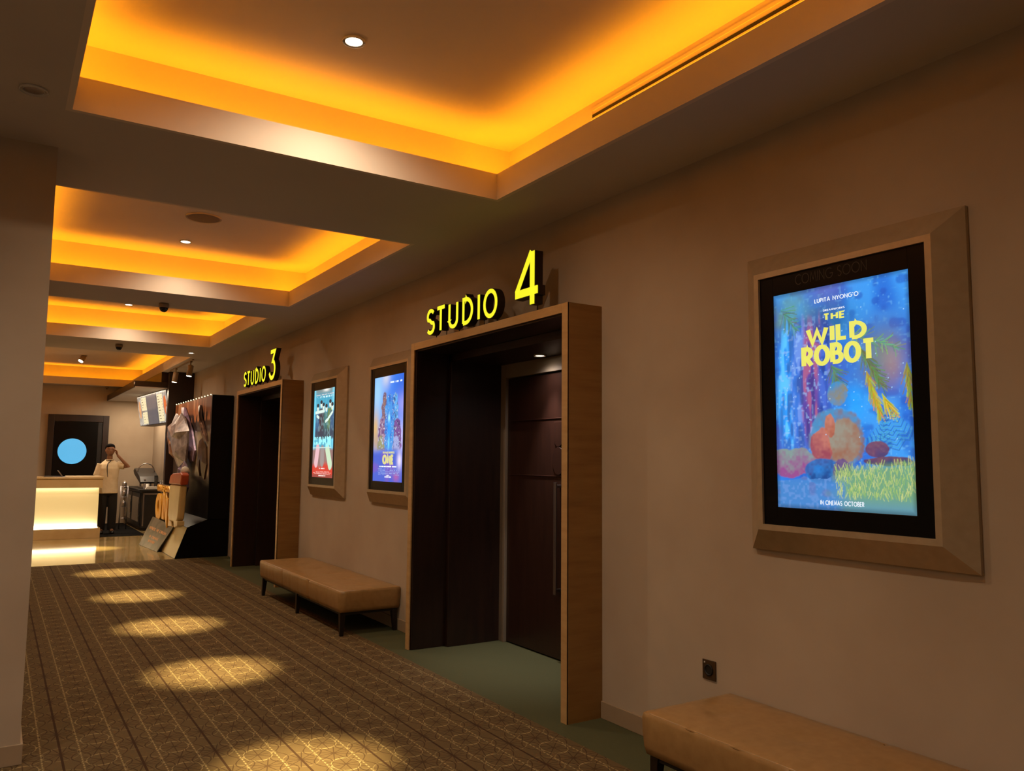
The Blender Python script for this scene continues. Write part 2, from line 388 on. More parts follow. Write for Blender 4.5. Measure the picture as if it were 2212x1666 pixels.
    blob(.76,.265,.08,.035,(120,70,90),(80,50,90),.05); blob(.85,.215,.15,.02,(120,70,70),(40,40,90),.3)
    # ground: water left, meadow right
    g = V < .175-.05*(1-U)+.02*(n2-.5)
    img = blend(img, g*sstep(.2, .1, V)*1.0, (66,130,200)); img = blend(img, g*sstep(.5, .75, n3)*.5, (110,150,215)); img = blend(img, g*sstep(.55,.8,n2)*.5, (96,104,170))
    mk = sstep(.40, .58, U+.15*(n2-.5))*sstep(.215, .17, V-(U-.7)*.06)
    img = blend(img, mk*.9, (112,160,110)); img = blend(img, mk*sstep(.09, .0, V)*.7, (84,140,180))
    for i in range(420):
        a = rs.rand(); bx = .46+.54*a; by = rs.uniform(.05, .18+.03*a); l2 = rs.uniform(.015, .05); an = rs.uniform(60, 120)
        x0 = int(max(0, (bx-.06)*w_)); x1 = int(min(w_, (bx+.06)*w_)); y0 = int(max(0, (by-.01)*h)); y1 = int(min(h, (by+.05)*h))
        if x1-x0 < 2 or y1-y0 < 2: continue
        d, _ = seg(U[y0:y1, x0:x1], V[y0:y1, x0:x1], (bx, by), (bx+math.cos(R(an))*l2, by+math.sin(R(an))*l2/asp), asp)
        img[y0:y1, x0:x1] = blend(img[y0:y1, x0:x1], sstep(.004, .001, d)*.7, ((176,196,110),(140,180,100),(200,206,130))[i % 3])
    for i in range(50):
        bx, by = rs.rand(), rs.uniform(.3, .9); x0 = int(bx*(w_-3)); y0 = int(by*(h-3)); img[y0:y0+2, x0:x0+2] = lin((170,215,250))*.7+img[y0:y0+2, x0:x0+2]*.3
    ed = np.minimum(np.minimum(U, 1-U)*w_, np.minimum(V, 1-V)*h)
    return img*(.55+.45*sstep(0, 10, ed))[..., None]
def paint_blue(h=250, w_=170):
    U, V = grid_uv(h, w_); n1 = vnoise(h, w_, 8, 6, 11); n2 = vnoise(h, w_, 30, 20, 12); n3 = vnoise(h, w_, 70, 46, 13)
    img = np.zeros((h, w_, 3))+lin((60,130,235)); img = blend(img, np.exp(-((U-.1)**2/.06+(V-.85)**2/.1)), (150,205,250)); img = blend(img, np.exp(-((U-.4)**2/.02+(V-1)**2/.01))*.7, (230,225,220))
    img = blend(img, sstep(.5, 1, U)*sstep(.5,.9,V)*.8, (40,96,215)); img = blend(img, np.exp(-((U-1)**2/.05+(V-.72)**2/.01))*.6, (180,170,240))
    img = blend(img, np.exp(-((U-.05)**2/.02+(V-.5)**2/.03))*.9, (225,180,90)); img = blend(img, np.exp(-((U-.15)**2/.04+(V-.38)**2/.008))*.8, (190,160,120))
    img = blend(img, np.exp(-((U-.98)**2/.04+(V-.4)**2/.03))*.8, (215,200,245))
    # abstract crystal columns rising in the middle
    for cx, top, ww, ca, cb in ((.36,.86,.10,(150,110,100),(80,70,120)),(.72,.84,.12,(90,170,235),(30,50,120)),(.30,.62,.16,(110,80,130),(180,150,170)),(.80,.60,.16,(120,80,150),(40,40,100)),(.54,.84,.17,(70,150,225),(24,80,190)),(.26,.45,.14,(150,150,110),(90,90,120)),(.78,.44,.14,(160,170,220),(40,60,140))):
        mk = sstep(ww, ww*.82, np.abs(U-cx)*(1+.6*sstep(top-.15, top, V)*1.2)+(n2-.5)*.05)*sstep(top, top-.02, V+np.abs(U-cx)*.25)*sstep(.28, .33, V)
        img = blend(img, mk, ca); img = blend(img, mk*sstep(.40, .7, n3*.5+n2*.5)*.8, cb); img = blend(img, mk*sstep(.75, .85, n3)*.6, (210,225,245))
    img = blend(img, np.exp(-((U-.53)**2/.003+(V-.5)**2/.03)), (20,150,245)); img = blend(img, np.exp(-((U-.53)**2/.0012+(V-.6)**2/.0015)), (170,240,255)); img = blend(img, np.exp(-((U-.53)**2/.0008+(V-.36)**2/.004))*.9, (120,220,250))
    mk = sstep(.32, .24, V); img = blend(img, mk, (66,96,205)); img = blend(img, mk*sstep(.5, .8, n1)*.7, (120,84,190)); img = blend(img, np.exp(-((U-.9)**2/.006+(V-.2)**2/.006)), (230,220,250)); img = blend(img, np.exp(-((U-.8)**2/.01+(V-.05)**2/.002))*.7, (190,90,150))
    rs = np.random.RandomState(5)
    for v0 in (.118,.104,.090,.076,.062):
        row = (V > v0) & (V < v0+.006) & (U > .18) & (U < .9) & (vnoise(h, w_, 1, 60, int(v0*1000)) > .35); img[row] = lin((150,170,225))
    for v0, a, b in ((.136,.23,.81),(.04,.42,.64),(.053,.47,.58)):
        row = (V > v0) & (V < v0+.010) & (U > a) & (U < b) & (vnoise(h, w_, 1, 70, int(v0*999)) > .22); img[row] = lin((235,240,250))
    for a, b in ((.55,.68),(.72,.82),(.86,.94)):
        row = (V > .925) & (V < .94) & (U > a) & (U < b) & (vnoise(h, w_, 1, 60, 77) > .25); img[row] = lin((225,240,250))
    return img
def paint_group(h=250, w_=170):
    U, V = grid_uv(h, w_); n1 = vnoise(h, w_, 8, 6, 21); n2 = vnoise(h, w_, 30, 20, 22); n3 = vnoise(h, w_, 16, 50, 23)
    img = np.zeros((h, w_, 3))+lin((64,170,200)); img = blend(img, sstep(.3,.7,n3)*.5, (40,140,180)); img = blend(img, sstep(.9,1,V), (120,140,140)); img = blend(img, np.exp(-((U-.6)**2/.02+(V-.99)**2/.0004)), (240,240,235))
    for x in (.95, .03): img = blend(img, np.exp(-((U-x)**2/.004))*.8, (120,220,245))
    # generic standing figures
    for cx, top, ww, coat in ((.20,.835,.11,(40,96,140)),(.37,.87,.10,(56,50,66)),(.48,.84,.08,(60,60,70)),(.62,.82,.12,(44,110,110)),(.80,.865,.12,(96,130,84)),(.90,.83,.09,(40,90,130))):
        body = sstep(ww, ww*.85, np.abs(U-cx))*sstep(top-.075, top-.10, V)*sstep(.42, .46, V); img = blend(img, body, coat); img = blend(img, body*sstep(.6, .5, V)*.9, (30,56,80)); img = blend(img, body*sstep(.5,.8,n2)*.35, (130,180,190))
        fc = sstep(1.1, .9, ((U-cx)/.05)**2+((V-top+.045)/.038)**2); img = blend(img, fc, (220,232,220)); hr = sstep(1.1, .9, ((U-cx)/.055)**2+((V-top+.015)/.022)**2); img = blend(img, hr, (30,40,54))
    for a, b in (((.10,.74),(.52,.75)),((.72,.66),(.92,.73)),((.60,.63),(.72,.655)),((.16,.70),(.26,.68))):
        d, _ = seg(U, V, a, b, 1.475); img = blend(img, sstep(.03, .02, d), (214,236,228))
    lo = sstep(.34, .30, V); img = blend(img, lo, (140,110,110)); img = blend(img, lo*sstep(.18, .10, V+(n1-.5)*.08), (206,52,44)); img = blend(img, lo*sstep(.05, .02, V), (150,60,60))
    for a, b, c_ in (((.25,.32),(.18,.17),(224,180,190)),((.72,.32),(.86,.15),(196,222,190)),((.48,.3),(.48,.18),(150,140,140))):
        d, t = seg(U, V, a, b, 1.475); img = blend(img, sstep(.10, .085, d), c_)
    img = blend(img, ((np.abs(V-.335) < .004) & (U < .9))*1.0, (200,225,220))
    for v0, a, b in ((.095,.36,.62),(.062,.18,.84),(.05,.05,.92),(.038,.12,.86),(.016,.32,.66),(.935,.1,.95)):
        row = (V > v0) & (V < v0+(.012 if b-a < .4 else .006)) & (U > a) & (U < b) & (vnoise(h, w_, 1, 60, int(v0*1000)+3) > .28); img[row] = lin((240,220,215))
    for a in (.15,.30,.44,.57,.70,.84):
        row = (V > .90) & (V < .922) & (U > a) & (U < a+.09) & (n2 > .3); img[row] = lin((200,235,240))
    # block title strip: decorative light forms only
    for a, b, v0, v1 in ((.06,.86,.375,.385),(.06,.60,.372,.46),(.60,.88,.345,.46)):
        row = (V > v0) & (V < v1) & (U > a) & (U < b) & ((vnoise(h, w_, 34, 26, 31) > .38)); img[row] = lin((150,240,246))
    return img
def print_mesh(name, img, fn, parent, m, thick=None):
    """grid of painted vertices; fn(u,v)->world"""
    h, w_, _ = img.shape; v = []; f = []
    for j in range(h):
        for i in range(w_): v.append(fn(i/(w_-1), j/(h-1)))
    for j in range(h-1):
        for i in range(w_-1): a = j*w_+i; f.append((a, a+1, a+w_+1, a+w_))
    base = wloc(parent); v = [tuple(Vector(p)-base) for p in v]
    if thick:
        n = len(v); t = Vector(thick); v += [tuple(Vector(p)+t) for p in v]
        rim = [i for i in range(w_)]+[j*w_+w_-1 for j in range(1, h)]+[(h-1)*w_+i for i in range(w_-2, -1, -1)]+[j*w_ for j in range(h-2, 0, -1)]
        for k in range(len(rim)): a, b = rim[k], rim[(k+1) % len(rim)]; f.append((b, a, a+n, b+n))
        f.append((n, n+(h-1)*w_, n+h*w_-1, n+w_-1))
    me = bpy.data.meshes.new(name); me.from_pydata(v, [], f); me.update()
    at = me.color_attributes.new('paint', 'FLOAT_COLOR', 'POINT'); c = np.ones((len(v), 4)); k = h*w_
    c[:k, :3] = img.reshape(-1, 3)
    if thick: c[k:, :3] = img.reshape(-1, 3)*.5
    at.data.foreach_set('color', c.astype(np.float32).ravel())
    o = bpy.data.objects.new(name, me); col.objects.link(o); o.parent = parent; me.materials.append(m); return o

# ================================================================== SETTING
XW, ZC, ZU = 3.30, 3.33, 3.80            # right wall, soffit, coffer top
XL, YP, YE = .187, 5.05, 22.0            # left wall plane, its near face, far wall
COF = [(1.28,4.44),(5.78,8.97),(9.87,13.03),(14.53,21.68)]; CX0, CX1 = .216, 2.70; SB = .26
P4, P3 = (4.08, 6.39), (10.20, 12.51); PZ = 2.62
# floors
struct(MB().box(-2.4,-3,-.12,4.4,13.82,0).build('floor', m_carpet))
struct(MB().box(-2.4,13.82,-.12,4.4,22.4,.0).build('floor', m_tile))
# right wall with the two recessed entrances
mb = MB(); X2 = 4.4
for a, b in ((-3, P4[0]+.06), (P4[1]-.06, P3[0]+.06), (P3[1]-.06, 22.0)): mb.box(XW, a, 0, X2, b, ZC)
for a, b in ((P4[0]+.06, P4[1]-.06), (P3[0]+.06, P3[1]-.06)): mb.box(XW, a, PZ-.06, X2, b, ZC); mb.box(4.0, a, 0, X2, b, PZ-.06)
struct(mb.build('wall_right', m_wall))
struct(MB().box(-2.4, YP, 0, XL, 22.0, ZC).build('wall_left', m_wall))
struct(MB().box(-2.4, 22.0, 0, 4.4, 22.4, ZC+.6).build('wall_far', m_wall))
struct(MB().box(-2.4, -3.2, 0, 4.4, -3, ZC+.6).build('wall_near', m_wall))
struct(MB().box(-2.6, -3.2, 0, -2.4, 22.4, ZC+.6).build('wall_side', m_wall))
# ceiling: soffit strips around the coffers, recess walls and upper ceiling
mb = MB(); T = .03
L = .03; mb.box(-2.4,-3,ZC,CX0-L,22,ZC+T).box(CX1+L,-3,ZC,4.4,22,ZC+T)
ys = [-3]+[v for c in COF for v in c]+[22]
for i in range(0, len(ys), 2): mb.box(CX0-L, ys[i]+(L if i else 0), ZC, CX1+L, ys[i+1]-(L if i < len(ys)-2 else 0), ZC+T)
struct(mb.build('ceiling', m_ceil))
cc = MB()
for a, b in COF:
    x0, x1, y0, y1 = CX0-SB, CX1+SB, a-SB, b+SB
    y1 = min(y1, 21.98)
    cc.box(x0-.03,y0-.03,ZU,x1+.03,y1+.03 if y1 < 21.9 else 22,ZU+.03)
    cc.box(x0-.03,y0-.03,ZC+T,x0,y1+.015,ZU).box(x1,y0-.03,ZC+T,x1+.03,y1+.015,ZU).box(x0,y0-.03,ZC+T,x1,y0,ZU)
    if y1 < 21.9: cc.box(x0,y1,ZC+T,x1,y1+.03,ZU)
struct(cc.build('ceiling', m_coffer))
for i, (a, b) in enumerate(COF):
    z0, z1 = ZC, 3.507; m_ = MB()
    m_.box(CX0-L,a-L,z0,CX0,b+L,z1).box(CX1,a-L,z0,CX1+L,b+L,z1).box(CX0,a-L,z0,CX1,a,z1).box(CX0,b,z0,CX1,b+L,z1)
    tr = struct(m_.build('trim_%d' % (i+1), m_coffer))
    # cove strips (lamps of the room) lying behind the lip
    for q, (cx, cy, lx, ly) in enumerate(((CX0-.15, (a+b)/2, .15, b-a+.2), (CX1+.15, (a+b)/2, .15, b-a+.2), ((CX0+CX1)/2, a-.15, CX1-CX0+.2, .15), ((CX0+CX1)/2, min(b+.15, 21.86), CX1-CX0+.2, .15))):
        tx, ty = max(lx-.13, .02), max(ly-.13, .02); MB().box(cx-tx/2, cy-ty/2, ZC+T, cx+tx/2, cy+ty/2, ZC+T+.012).build('light_strip', m_led, tr)
        ld = bpy.data.lights.new('cove_strip', 'AREA'); ld.shape = 'RECTANGLE'; ld.size = lx; ld.size_y = ly
        ld.energy = COVE_W*max(lx, ly); ld.color = COVE_C
        lo = bpy.data.objects.new('cove_strip', ld); col.objects.link(lo); lo.parent = tr
        lo.rotation_euler = (math.pi, 0, 0)
        lo.location = Vector((cx, cy, ZC+T+.02))-tr.location
# baseboards
struct(MB().box(XW-.014,-3,0,XW,P4[0]-.001,.105).build('baseboard_right', m_base, bevel=.003))
struct(MB().box(XW-.014,P4[1]+.001,0,XW,P3[0]-.001,.105).build('baseboard_right', m_base, bevel=.003))
struct(MB().box(-2.4,YP-.014,0,XL+.014,YP,.105).box(XL,YP,0,XL+.014,13.8,.105).build('baseboard_left', m_base, bevel=.003))
# dark pilaster where the corridor wall ends at the concession alcove
struct(MB().box(2.82,17.2,0,XW-.001,17.36,ZC-.001).build('trim_5', m_dark, bevel=.004))

# ------------------------------------------------------------------ studio entrances (doors)
def entrance(n, ya, yb, ornaments=True):
    d = struct(empty('door_%d' % n, (XW, (ya+yb)/2, 0)))
    xf, e, z = 3.02, .062, PZ
    MB().box(xf+.003,ya,0,XW,ya+.05,z).box(xf+.003,yb-.05,0,XW,yb,z).box(xf+.003,ya+.05,z-.05,XW,yb-.05,z).build('door_surround', m_wood, d)
    MB().box(xf,ya,0,xf+.012,ya+e,z).box(xf,yb-e,0,xf+.012,yb,z).box(xf,ya+e,z-e,xf+.012,yb-e,z).build('edge_trim', m_woodv, d, bevel=.002)
    # dark inner lining, two planes deep
    l = MB()
    for s, y in ((1, ya), (-1, yb)):
        l.box(xf+.02, y+s*.05, 0, 3.36, y+s*.075, z-.05)
        l.box(3.36, y+s*.06, 0, 3.88, y+s*.125, z-.075)
    l.box(xf+.02, ya+.05, z-.075, 3.36, yb-.05, z-.05).box(3.36, ya+.06, z-.14, 3.88, yb-.06, z-.075)
    l.build('lining', m_dark, d, bevel=.003)
    # frame round the leaves
    a, b, zt = ya+.10, yb-.10, 2.48
    MB().box(3.88,a,0,3.999,a+.105,zt).box(3.88,b-.105,0,3.999,b,zt).box(3.88,a+.105,zt-.125,3.999,b-.105,zt).build('door_frame', m_jamb, d, bevel=.003)
    a2, b2, zt2 = a+.11, b-.11, zt-.135; mid = (a2+b2)/2
    for s, (u, v) in ((1, (mid+.004, b2)), (-1, (a2, mid-.004))):
        lf = MB(); lf.box(3.905,u,.012,3.95,v,zt2)
        k = lf.build('door_leaf', m_door, d, bevel=.003)
        hy = mid+s*.13
        g = MB()
        g.box(3.845,hy-.018,.53,3.857,hy+.018,1.43).box(3.857,hy-.012,.55,3.905,hy+.012,.575).box(3.857,hy-.012,1.385,3.905,hy+.012,1.41)
        g.build('handle', m_steel, k, bevel=.002)
        if ornaments:
            # routed pill and disc with the cross lines, in low relief
            o = MB(); yc = mid+s*.155
            disc = [(yc+.085*math.cos(t*math.pi/16), 1.605+.115*math.sin(t*math.pi/16)) for t in range(32)]
            pill = [(yc+.062*math.cos(t*math.pi/12), 1.79+.07*math.sin(t*math.pi/12)) for t in range(-12, 1)]+[(yc+.062, 1.93), (yc-.062, 1.93)]
            o.prism(disc, 3.897, 3.905, 'x').prism(pill, 3.897, 3.905, 'x')
            o.box(3.900, u+.03, 1.955, 3.905, v-.03, 1.963).box(3.900, u+.03, 1.475, 3.905, v-.03, 1.483)
            o.build('relief_panel', m_door, k, bevel=.003)
    return d
d1 = entrance(1, *P4); d2 = entrance(2, *P3)
# far dark door with the round lit window
d3 = struct(empty('door_3', (1.62, 22, 0)))
MB().box(.97,21.93,0,1.10,22,2.62).box(2.14,21.93,0,2.27,22,2.62).box(1.10,21.93,2.46,2.14,22,2.62).build('door_frame', m_dark, d3, bevel=.004)
MB().box(1.105,21.95,.01,2.03,21.985,2.45).build('door_leaf', m_black, d3, bevel=.003)
MB().box(2.035,21.96,.01,2.135,21.985,2.45).build('side_panel', m_greycab, d3, bevel=.003)
pt = MB().lathe([(.305,0),(.305,.012),(.290,.014)], (1.505,21.949,1.743), (0,-1,0), n=48).build('round_window', m_blue, d3)
MB().box(2.05,21.93,.95,2.07,21.95,1.25).build('handle', m_steel, d3, bevel=.002)

# ------------------------------------------------------------------ STUDIO signs standing on the surrounds
def studio_sign(num, dy, label):
    t = thing('studio_sign', label, 'sign', (3.10, 5.3+dy, PZ), 'lit letter signs over the studio entrances')
    XF, D = 3.05, .065; z0 = 2.682
    H = .205
    items = [('S',6.150,.150),('T',5.966,.150),('U',5.751,.160),('D',5.517,.168),('I',5.275,0),('O',5.189,.208)]
    def put(polys_b, polys_f, y, k, hz, pegs):
        tf = lambda a, b, d: (XF+D-d, y+dy-a*k, z0+b*hz)
        b_ = MB(); strokes_to(b_, polys_b, tf, 0, D)
        L_ = b_.build('letter', m_ret, t)
        f_ = MB(); strokes_to(f_, polys_f, tf, D-.004, D+.0025); f_.build('letter_face', m_yel, L_)
        g_ = MB()
        for pg in pegs: g_.lathe([(.004,0),(.004,z0-PZ+.02)], (XF+D-.014, y+dy-pg, PZ), n=8)
        g_.build('mounting_peg', m_ret, L_)
    for ch, y, wd in items:
        w_ = G[ch][0]
        nar = (wd/H-.0)/w_ if w_ else 1
        nar *= .88
        put(glyph_polys(ch, .215, nar)[1], glyph_polys(ch, .165, nar)[1], y-.012, H*.93, H*.93, [wd/2 if wd else .0])
    if num == '4':
        def four(wd): return [band([(.165,.0),(.165,1.0)], wd)+(False,), band([(.153,.985),(-.005,.26)], wd)+(False,), band([(-.02,.235),(.235,.235)], wd)+(False,)]
        # unit = height
        fu = lambda wd: [band([(.560,.0),(.560,.97)], wd)+(False,), band([(.535,.97),(.03,.27)], wd*.86)+(False,), band([(-.01,.245),(.73,.245)], wd)+(False,)]
        put(fu(.18), fu(.145), 4.742, .385*.98, .385, [.2])
    else:
        th = lambda wd: [band([(.08,.94),(.60,.94),(.33,.60)]+arc(.30,.31,.33,.30,72,-160,20), wd)+(False,)]
        put(th(.175), th(.14), 4.742+.06, .385*.98, .385, [.15])
    return t
studio_sign('4', 0, 'glowing yellow sign reading STUDIO 4 above the nearer entrance')
studio_sign('3', 6.10, 'glowing yellow sign reading STUDIO 3 above the farther entrance')

# ------------------------------------------------------------------ poster light boxes
def lightbox(yc, label, kind):
    hw, hh, zc = .462, .640, 1.915; o = .105; dp = .10
    t = thing('poster_lightbox', label, 'poster box', (XW, yc, zc-hh-o), 'illuminated poster boxes on the corridor wall')
    X0, X1 = XW, XW-dp
    ring = lambda w_, h_, x: [(x, yc+w_, zc-h_), (x, yc-w_, zc-h_), (x, yc-w_, zc+h_), (x, yc+w_, zc+h_)]
    A = ring(hw+o, hh+o, X0-.001); B = ring(hw+o, hh+o, X0-.022); C_ = ring(hw, hh, X1); D_ = ring(hw-.028, hh-.028, X1); E_ = ring(hw-.028, hh-.028, X1+.03)
    m_ = MB(); seq = [A, B, C_]
    for P_, Q_ in zip(seq, seq[1:]): m_.add(P_+Q_, [(i, (i+1) % 4, (i+1) % 4+4, i+4) for i in range(4)])
    m_.build('bevelled_frame', m_champ, t)
    m_ = MB()
    for P_, Q_ in zip([C_, D_], [D_, E_]): m_.add(P_+Q_, [(i, (i+1) % 4, (i+1) % 4+4, i+4) for i in range(4)])
    m_.build('inner_lip', m_champ, t)
    pw, ph, pz = .352, .520, 1.910
    b_ = MB(); xb = X1+.012
    b_.box(xb, yc-hw+.028, zc-hh+.028, X0-.005, yc-pw, zc+hh-.028).box(xb, yc+pw, zc-hh+.028, X0-.005, yc+hw-.028, zc+hh-.028)
    b_.box(xb, yc-pw, zc-hh+.028, X0-.005, yc+pw, pz-ph).box(xb, yc-pw, pz+ph, X0-.005, yc+pw, zc+hh-.028)
    b_.build('black_border', m_black, t, bevel=.002)
    fn = lambda u, v: (X1+.016, yc+pw-u*2*pw, pz-ph+v*2*ph)
    img = {'forest': paint_forest, 'blue': paint_blue, 'group': paint_group}[kind]()
    pr = print_mesh('backlit_poster', img, fn, t, m_print)
    pl = lambda u, v, d: (X1+.0155-d, yc+pw-u*2*pw, pz-ph+v*2*ph)
    if kind == 'forest':
        m_ = MB()
        lettering(m_, "THE", .400, .565, .842, .874, pl, wd=.26, gap=.26)
        lettering(m_, "WILD", .262, .715, .742, .822, pl, wd=.26, gap=.20, jig=.05)
        lettering(m_, "ROBOT", .222, .775, .640, .736, pl, wd=.25, gap=.12, jig=.03, narrow=.60)
        m_.build('poster_title', emat('print_yellow', (232,228,104), 1.05), pr)
        mw = emat('print_white', (232,240,250), 1.0)
        for tx_, a_, b_, c_, d_ in (("LUPITA NYONG'O", .336, .664, .928, .948), ("IN CINEMAS OCTOBER", .341, .659, .022, .043), ("DREAMWORKS", .402, .563, .884, .893)):
            m_ = MB(); lettering(m_, tx_, a_, b_, c_, d_, pl, wd=.19, gap=.2); m_.build('poster_credits', mw, pr)
        m_ = MB(); pb = lambda u, v, d: (xb-d, yc+pw-u*2*pw, pz-ph+v*2*ph)
        lettering(m_, "COMING SOON", .190, .732, 1.030, 1.078, pb, wd=.075, gap=.2, d1=.0008)
        m_.build('header_lettering', mat('grey_print', (52,44,36), rough=.5), t)
    elif kind == 'blue':
        m_ = MB()
        lettering(m_, "TRANSFORMERS", .335, .735, .262, .282, pl, wd=.24, gap=.2)
        lettering(m_, "ONE", .330, .720, .160, .254, pl, wd=.32, gap=.16, narrow=.62)
        m_.build('poster_title', emat('print_gold', (228,222,150), 1.0), pr)
    # stray light from the lamps inside comes through the print itself
    return t
lightbox(2.270, 'large lit poster box with forest poster on blue, at the near right', 'forest')
lightbox(7.295, 'lit poster box with bright blue poster, just left of the nearer entrance', 'blue')
lightbox(9.160, 'lit poster box with teal and red group poster, right of the farther entrance', 'group')

# ------------------------------------------------------------------ benches
def bench(y0, label, first=True):
    L, W_, zb, zt = 2.60, .58, .205, .42; x0 = 2.705; x1 = x0+W_
    t = thing('upholstered_bench', label, 'bench', (x0+W_/2, y0+L/2, 0), 'tan leather benches along the wall')
    nx, ny = 10, 78; v = []; f = []
    def top(i, j):
        u = i/nx; s = j/ny; x = x0+.0+u*W_; y = y0+s*L
        e = min(u, 1-u)*W_; g = min(s, 1-s)*L
        dome = .012*(1-math.exp(-e/.05))*(1-math.exp(-g/.05))
        groove = 0
        for k in range(1, 9):
            yy = k/9*L; groove += .010*math.exp(-((s*L-yy)/.012)**2)*max(0, 1-e/.11)**1.2
        tuft = sum(.016*math.exp(-(((s*L-(k+.5)/6*L)/.07)**2+((u-.5)*W_/.06)**2)) for k in range(6))
        return (x, y, zt-.012+dome-groove-tuft)
    grid = [[None]*(ny+1) for _ in range(nx+1)]
    for i in range(nx+1):
        for j in range(ny+1): grid[i][j] = len(v); v.append(top(i, j))
    for i in range(nx):
        for j in range(ny): f.append((grid[i][j], grid[i+1][j], grid[i+1][j+1], grid[i][j+1]))
    # sides: perimeter ring pushed out then down
    per = [(i, 0) for i in range(nx)]+[(nx, j) for j in range(ny)]+[(i, ny) for i in range(nx, 0, -1)]+[(0, j) for j in range(ny, 0, -1)]
    rings_ = [[grid[i][j] for i, j in per]]
    for dz, out in ((-.014, .010), (-.035, .014), (-.10, .013), (-.17, .008), (-.205, .0)):
        row = []
        for i, j in per:
            x, y, z = v[grid[i][j]]; s = y-y0
            ox = -1 if i == 0 else (1 if i == nx else 0); oy = -1 if j == 0 else (1 if j == ny else 0)
            pull = sum(.011*math.exp(-((s-k/9*L)/.010)**2) for k in range(1, 9)) if oy == 0 else 0
            row.append(len(v)); v.append((x+ox*(out-pull), y+oy*out, max(zt+dz-.004, zb)))
        rings_.append(row)
    for a_, b_ in zip(rings_, rings_[1:]):
        for k in range(len(per)): q = (k+1) % len(per); f.append((a_[q], a_[k], b_[k], b_[q]))
    n = len(v); v.append((x0+W_/2, y0+L/2, zb)); lr = rings_[-1]
    for k in range(len(lr)): f.append((lr[(k+1) % len(lr)], lr[k], n))
    link('seat_cushion', v, f, [True]*len(f), m_leather, t)
    # stitched welt round the top edge
    pts = [(x0-.006,y0-.006,zt-.020),(x0+W_+.006,y0-.006,zt-.020),(x0+W_+.006,y0+L+.006,zt-.020),(x0-.006,y0+L+.006,zt-.020),(x0-.006,y0-.006,zt-.020)]
    m_ = MB()
    for a_, b_ in zip(pts, pts[1:]): m_.tube([a_, b_], .0045, 6)
    m_.build('piping', m_leather, t)
    MB().box(x0+.02,y0+.02,zb-.02,x1-.02,y0+L-.02,zb+.002).build('seat_base', m_blackm, t)
    for xx, sx in ((x0+.035, -1), (x1-.035, 1)):
        for yy, sy in ((y0+.04, -1), (y0+L/2, 0), (y0+L-.04, 1)):
            q = .026; r_ = .016; ox, oy = sx*.008, sy*.014
            MB().hexa([(xx+ox-r_,yy+oy-r_,0),(xx+ox+r_,yy+oy-r_,0),(xx+ox+r_,yy+oy+r_,0),(xx+ox-r_,yy+oy+r_,0)], [(xx-q,yy-q,zb-.001),(xx+q,yy-q,zb-.001),(xx+q,yy+q,zb-.001),(xx-q,yy+q,zb-.001)]).build('leg', m_leg, t, bevel=.002)
    return t
b1 = bench(7.11, 'tan leather bench between the two studio entrances, below two poster boxes')
dup(b1, (.0, -6.70, 0), 'tan leather bench in the near right corner, cut off by the frame')

# ------------------------------------------------------------------ wall socket
t = thing('wall_socket', 'small dark bronze wall socket above the near bench', 'socket', (XW, 3.165, .44))
m_br = mat('bronze_plate', (84,64,46), rough=.35, metal=.5, scale=12)
MB().box(XW-.008,3.118,.44,XW-.0005,3.212,.542).build('face_plate', m_br, t, bevel=.002)
MB().lathe([(.030,0),(.030,.006),(.024,.006),(.022,.0015)], (XW-.008,3.165,.491), (-1,0,0), n=24).build('socket_well', m_blackm, t)
MB().box(XW-.011,3.19,.525,XW-.008,3.197,.532).build('indicator', m_white, t)

# ------------------------------------------------------------------ ceiling fittings
def downlight(x, y, z, label, lit=True, narrow=SPOT_NARROW, wide=SPOT_WIDE, r=.045, group='recessed downlights', tilt=(0,0), nsize=17, cw=None):
    t = thing('downlight', label, 'ceiling light', (x, y, z-.012), group)
    MB().lathe([(r+.014,0),(r+.016,.004),(r+.014,.012),(r,.012),(r,.003)], (x,y,z-.012), n=32, cap=False).build('trim_ring', m_white, t)
    MB().lathe([(r*.98,0),(r*.7,-.002),(.001,-.003)], (x,y,z-.005), n=32, cap=False).build('lens', m_lamp if lit else m_steel, t)
    def sp(e, size, blend_, c, nm):
        d = bpy.data.lights.new(nm, 'SPOT'); d.energy = e; d.spot_size = R(size); d.spot_blend = blend_; d.color = c; d.shadow_soft_size = .035
        o = bpy.data.objects.new(nm, d); col.objects.link(o); o.parent = t; o.location = (0, 0, -.008); o.rotation_euler = (R(tilt[0]), R(tilt[1]), 0)
    if narrow: sp(narrow, nsize, 1.0, cw or SPOT_C, 'lamp_beam')
    if wide: sp(wide, 152, 1.0, cw or WIDE_C, 'lamp_spill')
    return t
downlight(1.456, 3.86, ZU, 'bright recessed downlight in the nearest ceiling coffer', tilt=(6, 0))
downlight(1.47, 6.45, ZU, 'recessed downlight at the near end of the second ceiling coffer')
downlight(1.488, 8.53, ZU, 'bright recessed downlight beside the round speaker in the second coffer', tilt=(-2,0), wide=62)
downlight(1.47, 10.36, ZU, 'recessed downlight at the near end of the third ceiling coffer')
downlight(1.47, 12.58, ZU, 'bright recessed downlight in the third ceiling coffer, before the first dome camera', wide=62)
downlight(1.47, 16.0, ZU, 'recessed downlight at the near end of the farthest ceiling coffer', wide=280)
downlight(1.45, 1.9, ZU, 'recessed downlight in the nearest coffer behind the camera position', wide=70)
downlight(.045, 4.295, ZC, 'chrome recessed downlight in the low ceiling at top left', lit=False, narrow=0, wide=3)
downlight(2.588, 13.871, ZC, 'tiny recessed downlight in the soffit before the two track spots', r=.035, narrow=30, wide=6)
downlight(3.75, 5.45, 2.482, 'small recessed downlight inside the nearer entrance', narrow=120, wide=14, r=.036, nsize=60, cw=(1,.9,.85))
